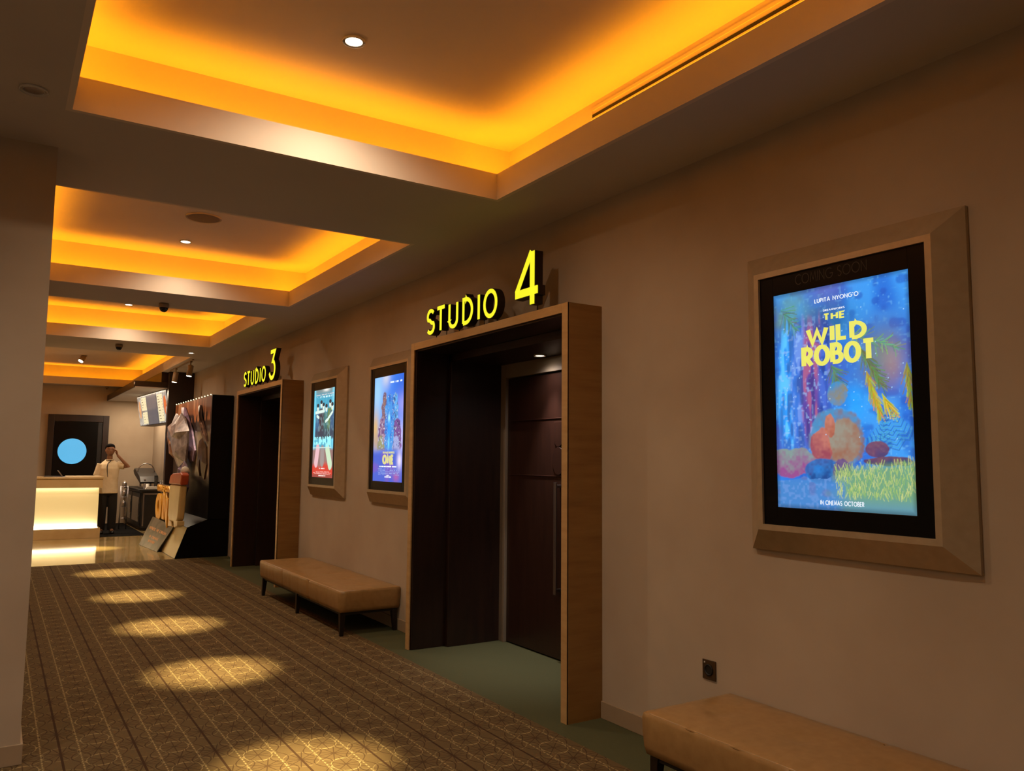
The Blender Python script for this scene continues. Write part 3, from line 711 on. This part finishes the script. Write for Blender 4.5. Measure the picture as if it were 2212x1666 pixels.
for yy, lb in ((-1.6, 'farthest behind the camera'), (1.0, 'in the middle'), (3.6, 'nearest the pillar')):  # unseen downlights over the open left area, added as general fill light
    downlight(-1.2, yy, ZC, 'added fill downlight in the low ceiling left of the corridor, ' + lb, narrow=0, wide=110 if yy > 3 else 185, cw=(1, .80, .62))
# adjustable spot in the far coffer
t = thing('adjustable_spotlight', 'small swivelling spotlight on the ceiling of the farthest coffer', 'spotlight', (1.47, 19.6, ZU))
MB().lathe([(.05,-.03),(.05,0)], (1.47,19.6,ZU), n=20).build('mount', m_cam, t)
MB().lathe([(.055,0),(.055,.12),(.03,.14)], (1.40,19.52,ZU-.13), (.45,.35,.8), n=24).build('lamp_head', m_cam, t)
MB().lathe([(.05,0),(.001,-.004)], (1.398,19.517,ZU-.133), (.45,.35,.8), n=24, cap=False).build('lens', m_lamp, t)
ld = bpy.data.lights.new('lamp_beam', 'SPOT'); ld.energy = 260; ld.spot_size = R(100); ld.spot_blend = .8; ld.color = WIDE_C; ld.shadow_soft_size = .05
lo = bpy.data.objects.new('lamp_beam', ld); col.objects.link(lo); lo.parent = t; lo.location = (-.10, -.12, -.16); lo.rotation_euler = (R(-10), 0, 0)
# round speaker
t = thing('ceiling_speaker', 'round beige speaker grille in the second ceiling coffer', 'speaker', (1.468, 7.58, ZU-.012))
MB().lathe([(.155,0),(.155,.012),(.140,.012),(.140,.002)], (1.468,7.58,ZU-.012), n=48, cap=False).build('rim', m_coffer, t)
MB().lathe([(.140,0),(.001,-.004)], (1.468,7.58,ZU-.009), n=48, cap=False).build('grille', m_speak, t)
# long slot air diffuser high on the coffer side
t = thing('slot_diffuser', 'long dark slot air diffuser along the nearest coffer side', 'air vent', (CX1+SB-.004, 2.55, 3.70))
xd = CX1+SB
MB().box(xd-.006,1.40,3.745,xd-.0005,3.76,3.765).box(xd-.006,1.40,3.690,xd-.0005,3.76,3.700).box(xd-.006,3.745,3.700,xd-.0005,3.76,3.745).box(xd-.006,1.40,3.700,xd-.0005,1.41,3.745).build('frame', m_coffer, t, bevel=.001)
MB().box(xd-.003,1.41,3.701,xd-.0005,3.745,3.722).build('slot', m_blackm, t)
# dome cameras
def dome(x, y, z, label, s=1.0):
    t = thing('dome_camera', label, 'security camera', (x, y, z-.11*s), 'security cameras on the soffits')
    MB().lathe([(.052*s,0),(.056*s,-.02*s),(.056*s,-.045*s),(.048*s,-.05*s)], (x,y,z), n=28).build('camera_base', m_cam, t)
    MB().lathe([(.047*s*math.cos(R(a)), -.05*s-.05*s*math.sin(R(a))) for a in range(0, 89, 11)], (x,y,z), n=28).build('dome', m_camd if s > .9 else m_cam, t)
    MB().ball((x-.01, y-.035*s, z-.075*s), .016*s, .016*s, .016*s, 12).build('lens', m_blackm, t)
    return t
dome(1.479, 9.60, ZC, 'dark dome security camera on the soffit between second and third coffers', 1.0)
dome(1.472, 13.5, ZC, 'beige dome security camera on the soffit before the farthest coffer', .95)
dome(2.17, 21.85, ZC, 'tiny dome security camera high in the far corner, left of the canopy', .7)
# track with two spots
t = thing('lighting_track', 'short black ceiling track carrying two cylinder spots', 'track', (2.79, 15.7, ZC-.02))
MB().box(2.775,14.75,ZC-.02,2.805,16.9,ZC-.0005).build('track_rail', m_cam, t, bevel=.002)
def track_spot(x, y, label, e):
    t = thing('track_spotlight', label, 'spotlight', (x, y, ZC-.30), 'cylinder spotlights on the ceiling track')
    MB().box(x-.02,y-.05,ZC-.045,x+.02,y+.05,ZC-.0205).tube([(x,y,ZC-.04),(x,y,ZC-.10)], .010, 8).build('bracket', m_cam, t)
    ax = Vector((.14,.05,1)).normalized(); c = Vector((x-.02,y,ZC-.285))
    MB().lathe([(.048,0),(.048,.19),(.030,.20)], c, ax, n=28).build('lamp_head', m_cam, t)
    MB().lathe([(.044,0),(.001,-.003)], c-ax*.001, ax, n=28, cap=False).build('lens', m_lamp, t)
    d = bpy.data.lights.new('lamp_beam', 'SPOT'); d.energy = e; d.spot_size = R(58); d.spot_blend = .9; d.color = (1,.78,.5); d.shadow_soft_size = .04
    o = bpy.data.objects.new('lamp_beam', d); col.objects.link(o); o.parent = t; o.location = c-ax*.02-t.location
    o.rotation_euler = (-ax).to_track_quat('-Z', 'Y').to_euler()
track_spot(2.79, 14.95, 'nearer beige cylinder spotlight hanging from the ceiling track', 120)
track_spot(2.79, 16.35, 'farther beige cylinder spotlight hanging from the ceiling track', 120)

# ================================================================== FAR END
# glowing reception counter
t = thing('reception_counter', 'cream stone reception counter with glowing front panel', 'counter', (1.0, 18.3, 0))
x0, x1 = .25, 1.815
MB().box(x0,18.06,1.0,x1,18.58,1.175).build('apron', m_stone, t, bevel=.004)
MB().box(x0-.02,18.04,1.176,x1+.02,18.60,1.212).build('countertop', m_stone, t, bevel=.006)
MB().box(x0,18.16,.204,x1-.05,18.20,1.0).build('front_panel', m_cream_lit, t)
MB().box(x0,18.201,.0,x1-.06,18.56,1.0).build('counter_body', m_stone, t)
MB().box(x0,18.10,0,x1,18.55,.2).build('plinth', m_stone, t, bevel=.003)
MB().box(x0,18.125,.2005,x1-.045,18.137,.212).build('light_strip', m_lamp, t)
def strip_light(parent, loc, sx, sy, rot, e, c):
    d = bpy.data.lights.new('strip_lamp', 'AREA'); d.shape = 'RECTANGLE'; d.size = sx; d.size_y = sy; d.energy = e; d.color = c
    o = bpy.data.objects.new('strip_lamp', d); col.objects.link(o); o.parent = parent; o.location = Vector(loc)-parent.location; o.rotation_euler = rot
strip_light(t, (1.0,18.128,.216), 1.5, .03, (R(180-18),0,0), 9, (1,.86,.56))
strip_light(t, (1.0,18.12,.995), 1.5, .03, (R(12),0,0), 1.6, (1,.86,.56))
# laptop on it
t2 = thing('laptop', 'thin dark laptop standing open on the reception counter', 'laptop', (.98, 18.42, 1.212))
MB().box(.80,18.30,1.2125,1.12,18.52,1.226).build('keyboard_base', m_greycab, t2, bevel=.003)
MB().hexa([(1.105,18.30,1.226),(1.12,18.30,1.226),(1.12,18.54,1.226),(1.105,18.54,1.226)], [(1.03,18.30,1.335),(1.045,18.30,1.335),(1.045,18.54,1.335),(1.03,18.54,1.335)]).build('screen', m_steel, t2, bevel=.002)
tr_ = MB().box(1.17,18.15,1.2125,1.79,18.50,1.228).build('serving_tray', m_jacket, bevel=.003); tag(tr_, 'flat cream tray lying on the right of the reception counter', 'tray')
# rubber mat behind the counter
mt = MB().box(1.84,18.28,.0,2.69,21.9,.008).build('floor_mat', m_rubber); tag(mt, 'black rubber mat on the floor behind the counter', 'mat')
# canopy over the concession stand
t = thing('concession_canopy', 'dark wooden canopy over the concession stand at the far right', 'canopy', (2.75, 19.7, 3.0))
MB().box(2.22,17.37,3.0,3.299,21.995,3.015).build('soffit_panel', m_ceil, t)
MB().box(2.20,17.365,2.99,2.22,21.995,3.125).box(2.22,17.365,3.0155,3.299,17.385,3.125).box(2.22,17.385,3.105,3.299,21.995,3.125).build('fascia', m_dark, t, bevel=.003)
MB().lathe([(.012,0),(.012,.05)], (2.206,17.358,3.05), n=10).build('corner_cap', m_white, t)
struct(MB().box(2.705,17.40,3.126,3.299,21.99,3.329).build('trim_6', m_dark))
strip_light(t, (2.8,19.6,2.985), .5, 3.6, (0,0,0), 110, (1,.76,.52))
# hanging menu board: three screens
t = thing('menu_board', 'tilted hanging menu board of three screens under the canopy', 'menu board', (2.8, 18.75, 2.33))
A0, A1 = Vector((2.64,20.25,2.985)), Vector((2.80,17.42,2.985)); Bo = Vector((.105,0,-.66))
back = Vector((.06,0,.012))
def mp(a, b): return A0+(A1-A0)*a+Bo*(1-b)
MB().hexa([mp(0,0)+Vector((.006,0,0)), mp(1,0)+Vector((.006,0,0)), mp(1,0)+Vector((.30,0,.0)), mp(0,0)+Vector((.30,0,.0))][::-1], [mp(0,1)+Vector((.006,0,0)), mp(1,1)+Vector((.006,0,0)), mp(1,1)+Vector((.30,0,0)), mp(0,1)+Vector((.30,0,0))][::-1]).build('casing', m_greycab, t)
def menu_img(k, h=90, w_=120):
    U, V = grid_uv(h, w_); n2 = vnoise(h, w_, 14, 18, 40+k); n1 = vnoise(h, w_, 6, 6, 50+k)
    if k == 1: return blend(np.zeros((h, w_, 3))+lin((104,96,96)), sstep(.3,.8,n1)*.3, (88,84,92))
    img = np.zeros((h, w_, 3))+lin((150,140,128)); img = blend(img, sstep(.4, .6, n2)*.6, (206,196,180)); img = blend(img, sstep(.6, .8, n1)*.5, (96,84,80))
    if k == 0:
        img = blend(img, sstep(1.1,.9,((U-.2)/.12)**2+((V-.55)/.3)**2), (214,150,100))
        cards = ((.42,.96,.5,.95),(.46,.98,.04,.44))
    else:
        img = blend(img, sstep(1.1,.9,((U-.78)/.13)**2+((V-.55)/.3)**2), (214,104,50)); img = blend(img, sstep(1.1,.9,((U-.86)/.08)**2+((V-.3)/.2)**2)*.8, (230,210,190)); cards = ((.06,.58,.05,.93),)
    for a, b, c, d in cards:
        mk = (U > a) & (U < b) & (V > c) & (V < d); img[mk] = lin((236,218,172))
        for j in range(9):
            v0 = d-.07-j*.09
            if v0 > c+.03:
                row = mk & (np.abs(V-v0) < .010) & (U > a+.05) & (U < a+.16+.05*(j % 3)); img[row] = lin((120,96,66))
                row = mk & (np.abs(V-v0) < .006) & (U > b-.1) & (U < b-.05); img[row] = lin((150,120,84))
    return img
for k in range(3):
    a, b = k/3+.006, (k+1)/3-.006
    print_mesh('screen', menu_img(k), (lambda u, v, a=a, b=b: tuple(mp(a+(b-a)*u, .015+.97*v))), t, m_print)

# movie standee
t = thing('movie_standee', 'large dark cardboard movie display with yellow ONE lettering on a sloping base', 'display', (2.8, 15.4, 0))
MB().box(2.95,13.83,.60,3.284,17.10,2.655).build('back_case', m_black, t)
MB().prism([(3.284,.0),(2.474,.0),(2.647,.49),(2.95,.61),(3.284,.61)], 13.83, 16.9, 'y').build('sloping_base', m_black, t)
sl = lambda a, y, off=.004: (2.474+.173*a-off*.94, y, .49*a+off*.33)
MB().quad(sl(.015,13.835), sl(.99,13.835), sl(.99,15.6), sl(.015,15.6)).quad(sl(.015,13.835,.003), sl(.015,15.6,.003), sl(.99,15.6,.003), sl(.99,13.835,.003)).build('cream_front_card', mat('cream_card', (206,190,140), (196,180,130), rough=.4, scale=3), t)
# painted backdrop: brown curtain strips above, grey haze below
h, w_ = 120, 180; U, V = grid_uv(h, w_); stp = vnoise(h, w_, 3, 40, 61); n2 = vnoise(h, w_, 16, 20, 62)
img = np.zeros((h, w_, 3))+lin((44,30,28)); top = sstep(.80-.10*(stp > .5), .84-.10*(stp > .5), V)
img = blend(img, top, (140,86,54)); img = blend(img, top*sstep(.4, .7, stp), (184,118,76)); img = blend(img, top*sstep(.7, .9, stp)*.8, (206,166,134)); img = blend(img, sstep(.75,1,U)*sstep(.7,.9,V)*.6, (120,80,90))
lo_ = sstep(.60, .56, V)*sstep(.55, .62, U)*sstep(.02,.1,V); img = blend(img, lo_*.9, (150,136,108)); img = blend(img, lo_*sstep(.35,.1,V)*.6, (190,174,140)); img = blend(img, lo_*sstep(.5,.8,n2)*.5, (70,54,44))
img = blend(img, np.exp(-((U-.62)**2/.0006+(V-.38)**2/.004)), (70,170,210))
img = blend(img, sstep(.97,.99,U)*1.0, (84,54,50))
print_mesh('painted_backdrop', img, lambda u, v: (2.946-.012*math.sin(u*60)*0, 17.08-u*3.24, 1.235+v*1.41), t, m_card)
# row of tiny lights along the upper edge
m_el = emat('edge_light_glow', (255,226,170), 3)
for k in range(14): MB().ball((2.944, 13.95+k*.235, 2.662), .011, .011, .011, 8).build('edge_light', m_el, t)
# generic angular figures cut from card, one slab each, with facets
def facets(name, prof, xa, dx, c1, c2, seed):
    """faceted relief: outline prof in (y,z), ridge offsets toward the corridor"""
    q = random.Random(seed); n = len(prof); cy = sum(p[0] for p in prof)/n; cz = sum(p[1] for p in prof)/n
    v = [(xa+.03, y, z) for y, z in prof]+[(xa, y, z) for y, z in prof]
    mid = [(xa-dx*q.uniform(.5, 1.1), cy+(y-cy)*.55+q.uniform(-.03,.03), cz+(z-cz)*.6+q.uniform(-.04,.04)) for y, z in prof]; v += mid; v.append((xa-dx*.9, cy, cz))
    f = [tuple(range(n))]
    for i in range(n):
        j = (i+1) % n; f += [(i, i+n, j+n, j), (i+n, i+2*n, j+2*n, j+n), (i+2*n, 3*n, j+2*n)]
    return link(name, v, f, [False]*len(f), mat(name+'_print', c1, c2, rough=.32, metal=.35, scale=9, detail=5), t)
facets('cutout_figure', [(16.2,2.44),(15.95,2.36),(15.7,2.42),(15.35,2.3),(15.0,2.08),(15.0,1.85),(15.12,1.52),(15.45,1.38),(15.84,1.46),(16.05,1.80),(16.3,2.0),(16.4,2.25)], 2.80, .16, (176,166,168), (92,84,90), 3)
facets('cutout_figure', [(16.75,2.05),(16.55,2.18),(16.4,2.1),(16.2,1.9),(16.15,1.62),(16.35,1.60),(16.6,1.75)], 2.82, .10, (160,108,70), (80,52,38), 5)
facets('cutout_figure', [(16.25,2.56),(15.97,2.55),(15.7,2.4),(15.2,2.1),(14.85,1.74),(14.95,1.55),(15.2,1.52),(15.5,1.80),(15.8,2.2)], 2.90, .07, (164,140,170), (84,70,100), 8)
facets('cutout_figure', [(14.75,2.5),(14.62,2.52),(14.45,2.2),(14.2,1.9),(13.98,1.88),(14.05,1.98),(14.3,2.16),(14.55,2.35)], 2.91, .04, (150,120,104), (80,56,52), 9)
facets('cutout_figure', [(14.6,1.9),(14.35,1.95),(14.05,1.80),(13.95,1.5),(14.1,1.25),(14.3,1.5),(14.45,1.3),(14.62,1.5)], 2.92, .05, (96,70,52), (40,26,22), 12)
facets('cutout_figure', [(15.3,1.50),(15.1,1.55),(14.75,1.38),(14.7,1.1),(14.9,.95),(15.3,1.0),(15.5,1.25)], 2.78, .08, (110,92,110), (46,36,44), 15)
# tapered red and cream upright form
m_red = mat('red_card', (192,92,56), (170,70,44), rough=.4); m_crm = mat('cream_form', (214,194,140), (196,172,116), rough=.4, scale=4)
fr = MB(); prof = [(14.42,1.12),(14.36,1.30),(13.42,1.37),(13.36,1.30),(13.44,1.14)]
fr.prism([(14.47,1.17),(14.36,1.31),(14.2,1.345),(13.50,1.375),(13.40,1.34),(13.46,1.18)], 2.44, 2.56, 'x').build('red_cap', m_red, t, bevel=.02)
MB().prism([(14.42,1.165),(13.50,1.175),(13.56,.90),(13.62,.64),(13.75,.57),(14.35,.57),(14.48,.64)], 2.45, 2.555, 'x').build('cream_body', m_crm, t, bevel=.03, seg=3)
MB().prism([(14.40,.57),(14.2,.575),(14.15,.49),(14.50,.47)], 2.46, 2.56, 'x').build('foot_block', m_crm, t, bevel=.01)
MB().prism([(13.95,.60),(13.62,.61),(13.62,.53),(13.88,.49)], 2.45, 2.56, 'x').build('foot_block', m_crm, t, bevel=.01)
MB().lathe([(.05,0),(.07,.04),(.05,.09),(.01,.11)], (2.55,13.72,1.36), n=20).build('pale_knob', m_white, t)
# lettering as solid cut letters
m_gold = mat('yellow_card_letters', (232,180,60), (206,140,34), rough=.4, scale=2.5)
pl = lambda u, v, d: (2.56-d, 16.28-u, v)
m_ = MB(); lettering(m_, "TRANSFORMERS", .03, 1.80, 1.005, 1.10, pl, wd=.26, gap=.16, d0=0, d1=.02); m_.build('cut_lettering', m_gold, t)
m_ = MB(); m_.prism([(16.30,.985),(14.44,.995),(14.44,1.115),(16.30,1.115)], 2.562, 2.58, 'x').build('lettering_board', mat('ochre_board', (150,104,36), rough=.5), t)
for ch_, a_, b_ in (('O',.02,.62),('N',.72,1.30),('E',1.40,1.98)):
    m_ = MB(); lettering(m_, ch_, a_, b_, .46, .955, pl, wd=.30, gap=0, d0=-.05, d1=.03, narrow=.62 if ch_ != 'E' else 1.0); m_.build('cut_lettering', m_gold, t, bevel=.006)
MB().box(2.60,14.5,.50,2.63,16.2,1.12).build('letter_stay', m_black, t)
# small printed leaning panel
q = empty('unused'); bpy.data.objects.remove(q)
h, w_ = 60, 90; U, V = grid_uv(h, w_); n1 = vnoise(h, w_, 5, 14, 71); img = np.zeros((h, w_, 3))+lin((62,52,50)); img = blend(img, sstep(.35,.75,n1)*.7, (96,84,80)); img = blend(img, sstep(.6,.9,1-n1)*.5, (36,30,32))
pc = [Vector((2.300,16.38,.004)), Vector((2.390,14.98,.004)), Vector((2.598,14.72,.45)), Vector((2.490,16.22,.52))]
pf = lambda u, v, d=0: (pc[0]*(1-u)*(1-v)+pc[1]*u*(1-v)+pc[2]*u*v+pc[3]*(1-u)*v)+Vector((-d*.94, 0, d*.33))
t3 = print_mesh('printed_placard', img, lambda u, v: tuple(pf(u, v)), t, m_card, thick=(.010,0,-.003))
m_peach = mat('peach_print', (220,160,110), rough=.5)
for tx_, a_, b_, c_, d_ in (("WITNESS", .10, .40, .60, .70), ("THE", .45, .56, .60, .70), ("ORIGIN", .61, .92, .60, .70), ("IN", .30, .36, .34, .43), ("CINEMAS", .42, .74, .34, .43), ("SEPTEMBER", .34, .68, .20, .28)):
    m_ = MB(); lettering(m_, tx_, a_, b_, c_, d_, lambda u, v, d: tuple(pf(u, v, d+.001)), wd=.22, gap=.2); m_.build('placard_lettering', m_peach, t3)

# undercounter cabinet
t = thing('undercounter_fridge', 'dark undercounter cabinet with two doors along the far right wall', 'cabinet', (3.0, 20.5, 0))
MB().box(2.73,19.42,.06,3.28,21.9,.86).build('cabinet_body', m_greycab, t, bevel=.004)
MB().box(2.68,19.38,.862,3.285,21.95,.905).build('cabinet_top', m_blackm, t, bevel=.004)
MB().box(2.76,19.46,0,3.27,21.85,.06).build('kick_plinth', m_blackm, t)
for a, b in ((19.46,20.62),(20.68,21.85)):
    k = MB().box(2.70,a,.10,2.729,b,.82).build('cabinet_door', m_greycab, t, bevel=.004)
    MB().box(2.696,a+.09,.19,2.6995,b-.09,.73).build('door_glass', m_glassd, k)
    MB().box(2.675,a+.03,.30,2.69,a+.05,.65).box(2.688,a+.03,.32,2.70,a+.05,.335).box(2.688,a+.03,.60,2.70,a+.05,.615).build('handle', m_steel, k, bevel=.002)
# near end frame of the cabinet
MB().box(2.76,19.405,.10,2.79,19.419,.82).box(3.20,19.405,.10,3.23,19.419,.82).box(2.76,19.405,.79,3.23,19.419,.82).build('end_frame', m_steel, t, bevel=.002)
# machines and cups on it
t = thing('hot_snack_warmer', 'dark slant-fronted snack warmer on the far cabinet', 'food warmer', (3.0, 20.2, .905))
MB().prism([(20.95,1.30),(20.75,1.36),(19.95,1.18),(19.75,1.06),(19.82,1.02),(20.8,1.22)], 2.74, 3.14, 'x').build('warmer_hood', m_greycab, t, bevel=.006)
MB().box(2.80,19.75,.9055,3.10,20.55,.95).box(2.82,19.8,.95,2.86,19.84,1.12).box(2.82,20.46,.95,2.86,20.5,1.20).box(3.04,19.8,.95,3.08,19.84,1.12).box(3.04,20.46,.95,3.08,20.5,1.20).build('warmer_base', m_steel, t, bevel=.003)
m_ = MB(); arcp = [(2.94+.18*math.cos(R(a)), 20.40, 1.27+.20*math.sin(R(a))) for a in range(0, 181, 15)]; m_.tube(arcp, .012, 10); m_.build('chrome_hoop', m_steel, t)
def cup(x, y, r, h_, m, name, label, cat, grp=None):
    t_ = thing(name, label, cat, (x, y, .9055), grp)
    MB().lathe([(r*.8,0),(r,h_),(r*.93,h_),(r*.74,.008)], (x,y,.9055), n=20, cap=False).lathe([(r*.8,0),(r*.01,.001)], (x,y,.9055), n=20, cap=False).build('cup_wall', m, t_)
    return t_
cup(2.86,19.55,.035,.12,m_white,'paper_cup','white paper cup at the near edge of the far cabinet','cup')
cup(3.04,19.60,.040,.30,m_glass,'tall_glass','tall clear glass jar on the far cabinet, right of the snack warmer','glass')
tb = MB().prism([(2.80,.906),(3.12,.906),(3.10,.96),(2.84,.97)], 19.44, 19.52, 'y').build('napkin_tray', m_white, bevel=.004); tag(tb, 'low white napkin tray at the front of the far cabinet', 'tray')
for k, (x, y) in enumerate(((3.17,19.50),(3.21,19.62),(3.16,19.74))):
    t_ = thing('condiment_bottle', ['small shiny bottle nearest the cabinet edge', 'small shiny bottle against the wall on the far cabinet', 'small shiny bottle behind the other two on the far cabinet'][k], 'bottle', (x, y, .9055), 'bottles on the far cabinet')
    MB().lathe([(.028,0),(.03,.02),(.03,.12),(.012,.15),(.012,.17)], (x,y,.9055), n=18).build('bottle_body', m_steel, t_)
    MB().lathe([(.014,0),(.014,.02)], (x,y,1.0755), n=12).build('cap', m_white, t_)
# slim wire rack on the floor
t = thing('wire_rack', 'slim wire rack with shiny things standing left of the far cabinet', 'rack', (2.45, 20.0, .008))
m_ = MB()
for x in (2.38, 2.52):
    for y in (19.94, 20.06): m_.tube([(x,y,.008),(x,y,.97)], .006, 8)
for z in (.25,.50,.72,.95):
    for y in (19.94,20.0,20.06): m_.tube([(2.38,y,z),(2.52,y,z)], .004, 6)
    m_.tube([(2.38,19.94,z),(2.38,20.06,z)], .004, 6).tube([(2.52,19.94,z),(2.52,20.06,z)], .004, 6)
m_.build('wire_frame', m_steel, t)
for k, (z, h_) in enumerate(((.957,.10),(.727,.14),(.507,.12))):
    tt = thing('steel_canister', ['shiny canister on the top shelf of the wire rack', 'shiny canister on the second shelf of the wire rack', 'shiny canister on the third shelf of the wire rack'][k], 'canister', (2.45,20.0,z), 'canisters on the wire rack')
    MB().lathe([(.04,0),(.045,.02),(.045,h_-.03),(.03,h_)], (2.45,20.0,z), n=20).build('canister_body', m_steel, tt)
    MB().lathe([(.02,0),(.012,.02)], (2.45,20.0,z+h_), n=14).build('canister_lid', m_white, tt)

# ------------------------------------------------------------------ the attendant
PX, PY = 2.02, 19.05
pr = thing('person', 'attendant in cream jacket and black trousers, hand raised to ear', 'person', (PX, PY, .008))
def T_(p): return Vector((PX+p[0], PY+p[1], p[2]+.008))
def torso(rs, mb, n=28): mb.rings([(T_((c[0], c[1], c[2])), Vector((c[3],0,0)), Vector((0,c[4],0))) for c in rs], n)
b = MB()
torso([(0,0,.86,.15,.10),(0,0,.97,.165,.115),(0,0,1.10,.15,.105),(0,-.005,1.26,.165,.115),(0,-.01,1.38,.18,.115),(0,0,1.46,.165,.095),(0,.005,1.52,.09,.07),(0,0,1.56,.058,.058),(0,-.005,1.64,.052,.055)], b)
# head
torso([(0,-.040,1.632,.020,.020),(0,-.036,1.645,.042,.046),(0,-.028,1.672,.068,.084),(0,-.020,1.705,.079,.096),(0,-.014,1.74,.085,.102),(0,-.010,1.78,.086,.104),(0,-.006,1.815,.080,.098),(0,0,1.845,.055,.072),(0,0,1.862,.028,.036)], b)
b.ball(T_((0,-.112,1.722)), .013, .018, .018, 12); b.tube([T_((0,-.100,1.765)), T_((0,-.116,1.728))], [.008,.012], 10)      # nose
for s in (-1, 1): b.ball(T_((s*.087,.0,1.735)), .010, .020, .032, 12)                                                    # ears
b.ball(T_((0,-.106,1.682)), .024, .010, .009, 12)
def limb(mb, pts, rad, n=16):
    P_ = [T_(p) for p in pts]; out = []; rr_ = []
    for i in range(len(P_)-1):
        for k in range(5): out.append(P_[i].lerp(P_[i+1], k/5)); rr_.append(rad[i]+(rad[i+1]-rad[i])*k/5)
    out.append(P_[-1]); rr_.append(rad[-1]); mb.tube(out, rr_, n)
RA = [(-.165,0,1.46),(-.235,.0,1.20),(-.19,-.20,1.05)]; LA = [(.165,0,1.45),(.355,-.10,1.40),(.135,-.10,1.645)]
limb(b, RA, [.052,.040,.026]); limb(b, LA, [.052,.040,.026])
for s in (-1, 1): limb(b, [(s*.085,0,.93),(s*.10,-.01,.52),(s*.10,.02,.10)], [.085,.058,.038]); limb(b, [(s*.10,.02,.09),(s*.105,-.12,.045)], [.04,.03])
def hand(mb, wr, dirn, side, nrm, curl):
    wr = Vector(wr); d = Vector(dirn).normalized(); s_ = Vector(side).normalized(); nn = Vector(nrm).normalized()
    mb.rings([(T_(wr+d*t), s_*a_, nn*.013) for t, a_ in ((-.01,.024),(.03,.036),(.075,.040),(.088,.034))], 14)
    for k, (off, ln) in enumerate(((-.029,.062),(-.010,.072),(.010,.068),(.028,.052))):
        p0 = wr+d*.080+s_*off; p1 = p0+d*ln*.5+nn*curl*ln*.25; p2 = p1+d*ln*.35+nn*curl*ln*.5; limb(mb, [p0, p1, p2], [.0095,.0088,.0075], 8)
    p0 = wr+d*.02+s_*(-.030); p1 = p0+d*.035-s_*.028; p2 = p1+d*.035-s_*.004+nn*curl*.012; limb(mb, [p0, p1, p2], [.012,.0105,.0085], 8)
hand(b, (.135,-.10,1.645), (-.25,.12,1), (.2,-1,.2), (-1,-.2,-.1), 1.0)
hand(b, (-.19,-.20,1.05), (.15,-1,-.1), (1,.15,0), (0,-.1,-1), .5)
body = b.build('body', m_skin, pr, smooth=True); rm = body.modifiers.new('remesh', 'REMESH'); rm.mode = 'VOXEL'; rm.voxel_size = .0065; rm.use_smooth_shade = True
hb = MB(); torso([(0,.045,1.68,.060,.060),(0,.040,1.72,.086,.086),(0,.034,1.76,.095,.092),(0,.022,1.79,.097,.100),(0,.008,1.82,.095,.108),(0,.002,1.85,.084,.098),(0,0,1.876,.058,.070),(0,0,1.889,.020,.03)], hb)
hb.ball(T_((-.02,-.078,1.836)), .060, .032, .030, 14)
hr = hb.build('hair', m_hair, pr, smooth=True); rm = hr.modifiers.new('remesh', 'REMESH'); rm.mode = 'VOXEL'; rm.voxel_size = .007; rm.use_smooth_shade = True
for s in (-1, 1):
    MB().ball(T_((s*.031,-.103,1.752)), .012, .008, .006, 12).build('eye', m_white, pr)
    MB().ball(T_((s*.031,-.1095,1.752)), .0055, .0035, .0055, 10).build('pupil', m_hair, pr)
    MB().tube([T_((s*.015,-.112,1.772)), T_((s*.032,-.111,1.777)), T_((s*.048,-.101,1.771))], .0035, 6).build('eyebrow', m_hair, pr)
e = MB(); e.tube([T_((-.022,-.111,1.684)), T_((0,-.118,1.682)), T_((.022,-.111,1.684))], .0035, 8); e.build('lips', mat('lips', (120,62,50), rough=.5), pr)
j = MB(); torso([(0,-.005,.84,.195,.145),(0,0,.95,.192,.140),(0,0,1.08,.185,.135),(0,-.005,1.22,.19,.138),(0,-.01,1.36,.198,.136),(0,-.002,1.45,.185,.118),(0,.002,1.515,.115,.085),(0,0,1.555,.072,.07)], j)
limb(j, [(-.16,0,1.45),(-.238,.0,1.20)], [.075,.066]); limb(j, [(.15,0,1.445),(.285,-.065,1.405)], [.078,.068])
jk = j.build('jacket', m_jacket, pr, smooth=True); rm = jk.modifiers.new('remesh', 'REMESH'); rm.mode = 'VOXEL'; rm.voxel_size = .010; rm.use_smooth_shade = True
j = MB(); j.tube([T_((.02,-.085,1.53)), T_((-.04,-.128,1.47)), T_((-.055,-.146,1.40)), T_((-.05,-.150,1.30)), T_((-.035,-.148,1.18))], [.006,.010,.010,.008,.004], 8)
j.tube([T_((-.075,-.05,1.545)), T_((-.03,-.085,1.535)), T_((.03,-.085,1.535)), T_((.075,-.05,1.545))], .006, 8)
j.build('jacket_piping', m_piping, jk)
tz = MB(); torso([(0,0,.80,.158,.112),(0,0,.90,.168,.12),(0,0,.97,.165,.118)], tz)
for s in (-1, 1): limb(tz, [(s*.082,0,.88),(s*.10,-.01,.52),(s*.102,.02,.07)], [.105,.090,.080], 20)
tr2 = tz.build('trousers', m_trous, pr, smooth=True); rm = tr2.modifiers.new('remesh', 'REMESH'); rm.mode = 'VOXEL'; rm.voxel_size = .010; rm.use_smooth_shade = True
for s in (-1, 1):
    MB().rings([(T_((s*.103,.07,.035)), Vector((.03,0,0)), Vector((0,0,.033))), (T_((s*.103,.03,.045)), Vector((.042,0,0)), Vector((0,0,.045))), (T_((s*.105,-.06,.04)), Vector((.044,0,0)), Vector((0,0,.04))), (T_((s*.108,-.15,.028)), Vector((.040,0,0)), Vector((0,0,.028))), (T_((s*.108,-.185,.022)), Vector((.022,0,0)), Vector((0,0,.018)))], 18).build('shoe', m_shoe, pr, smooth=True)
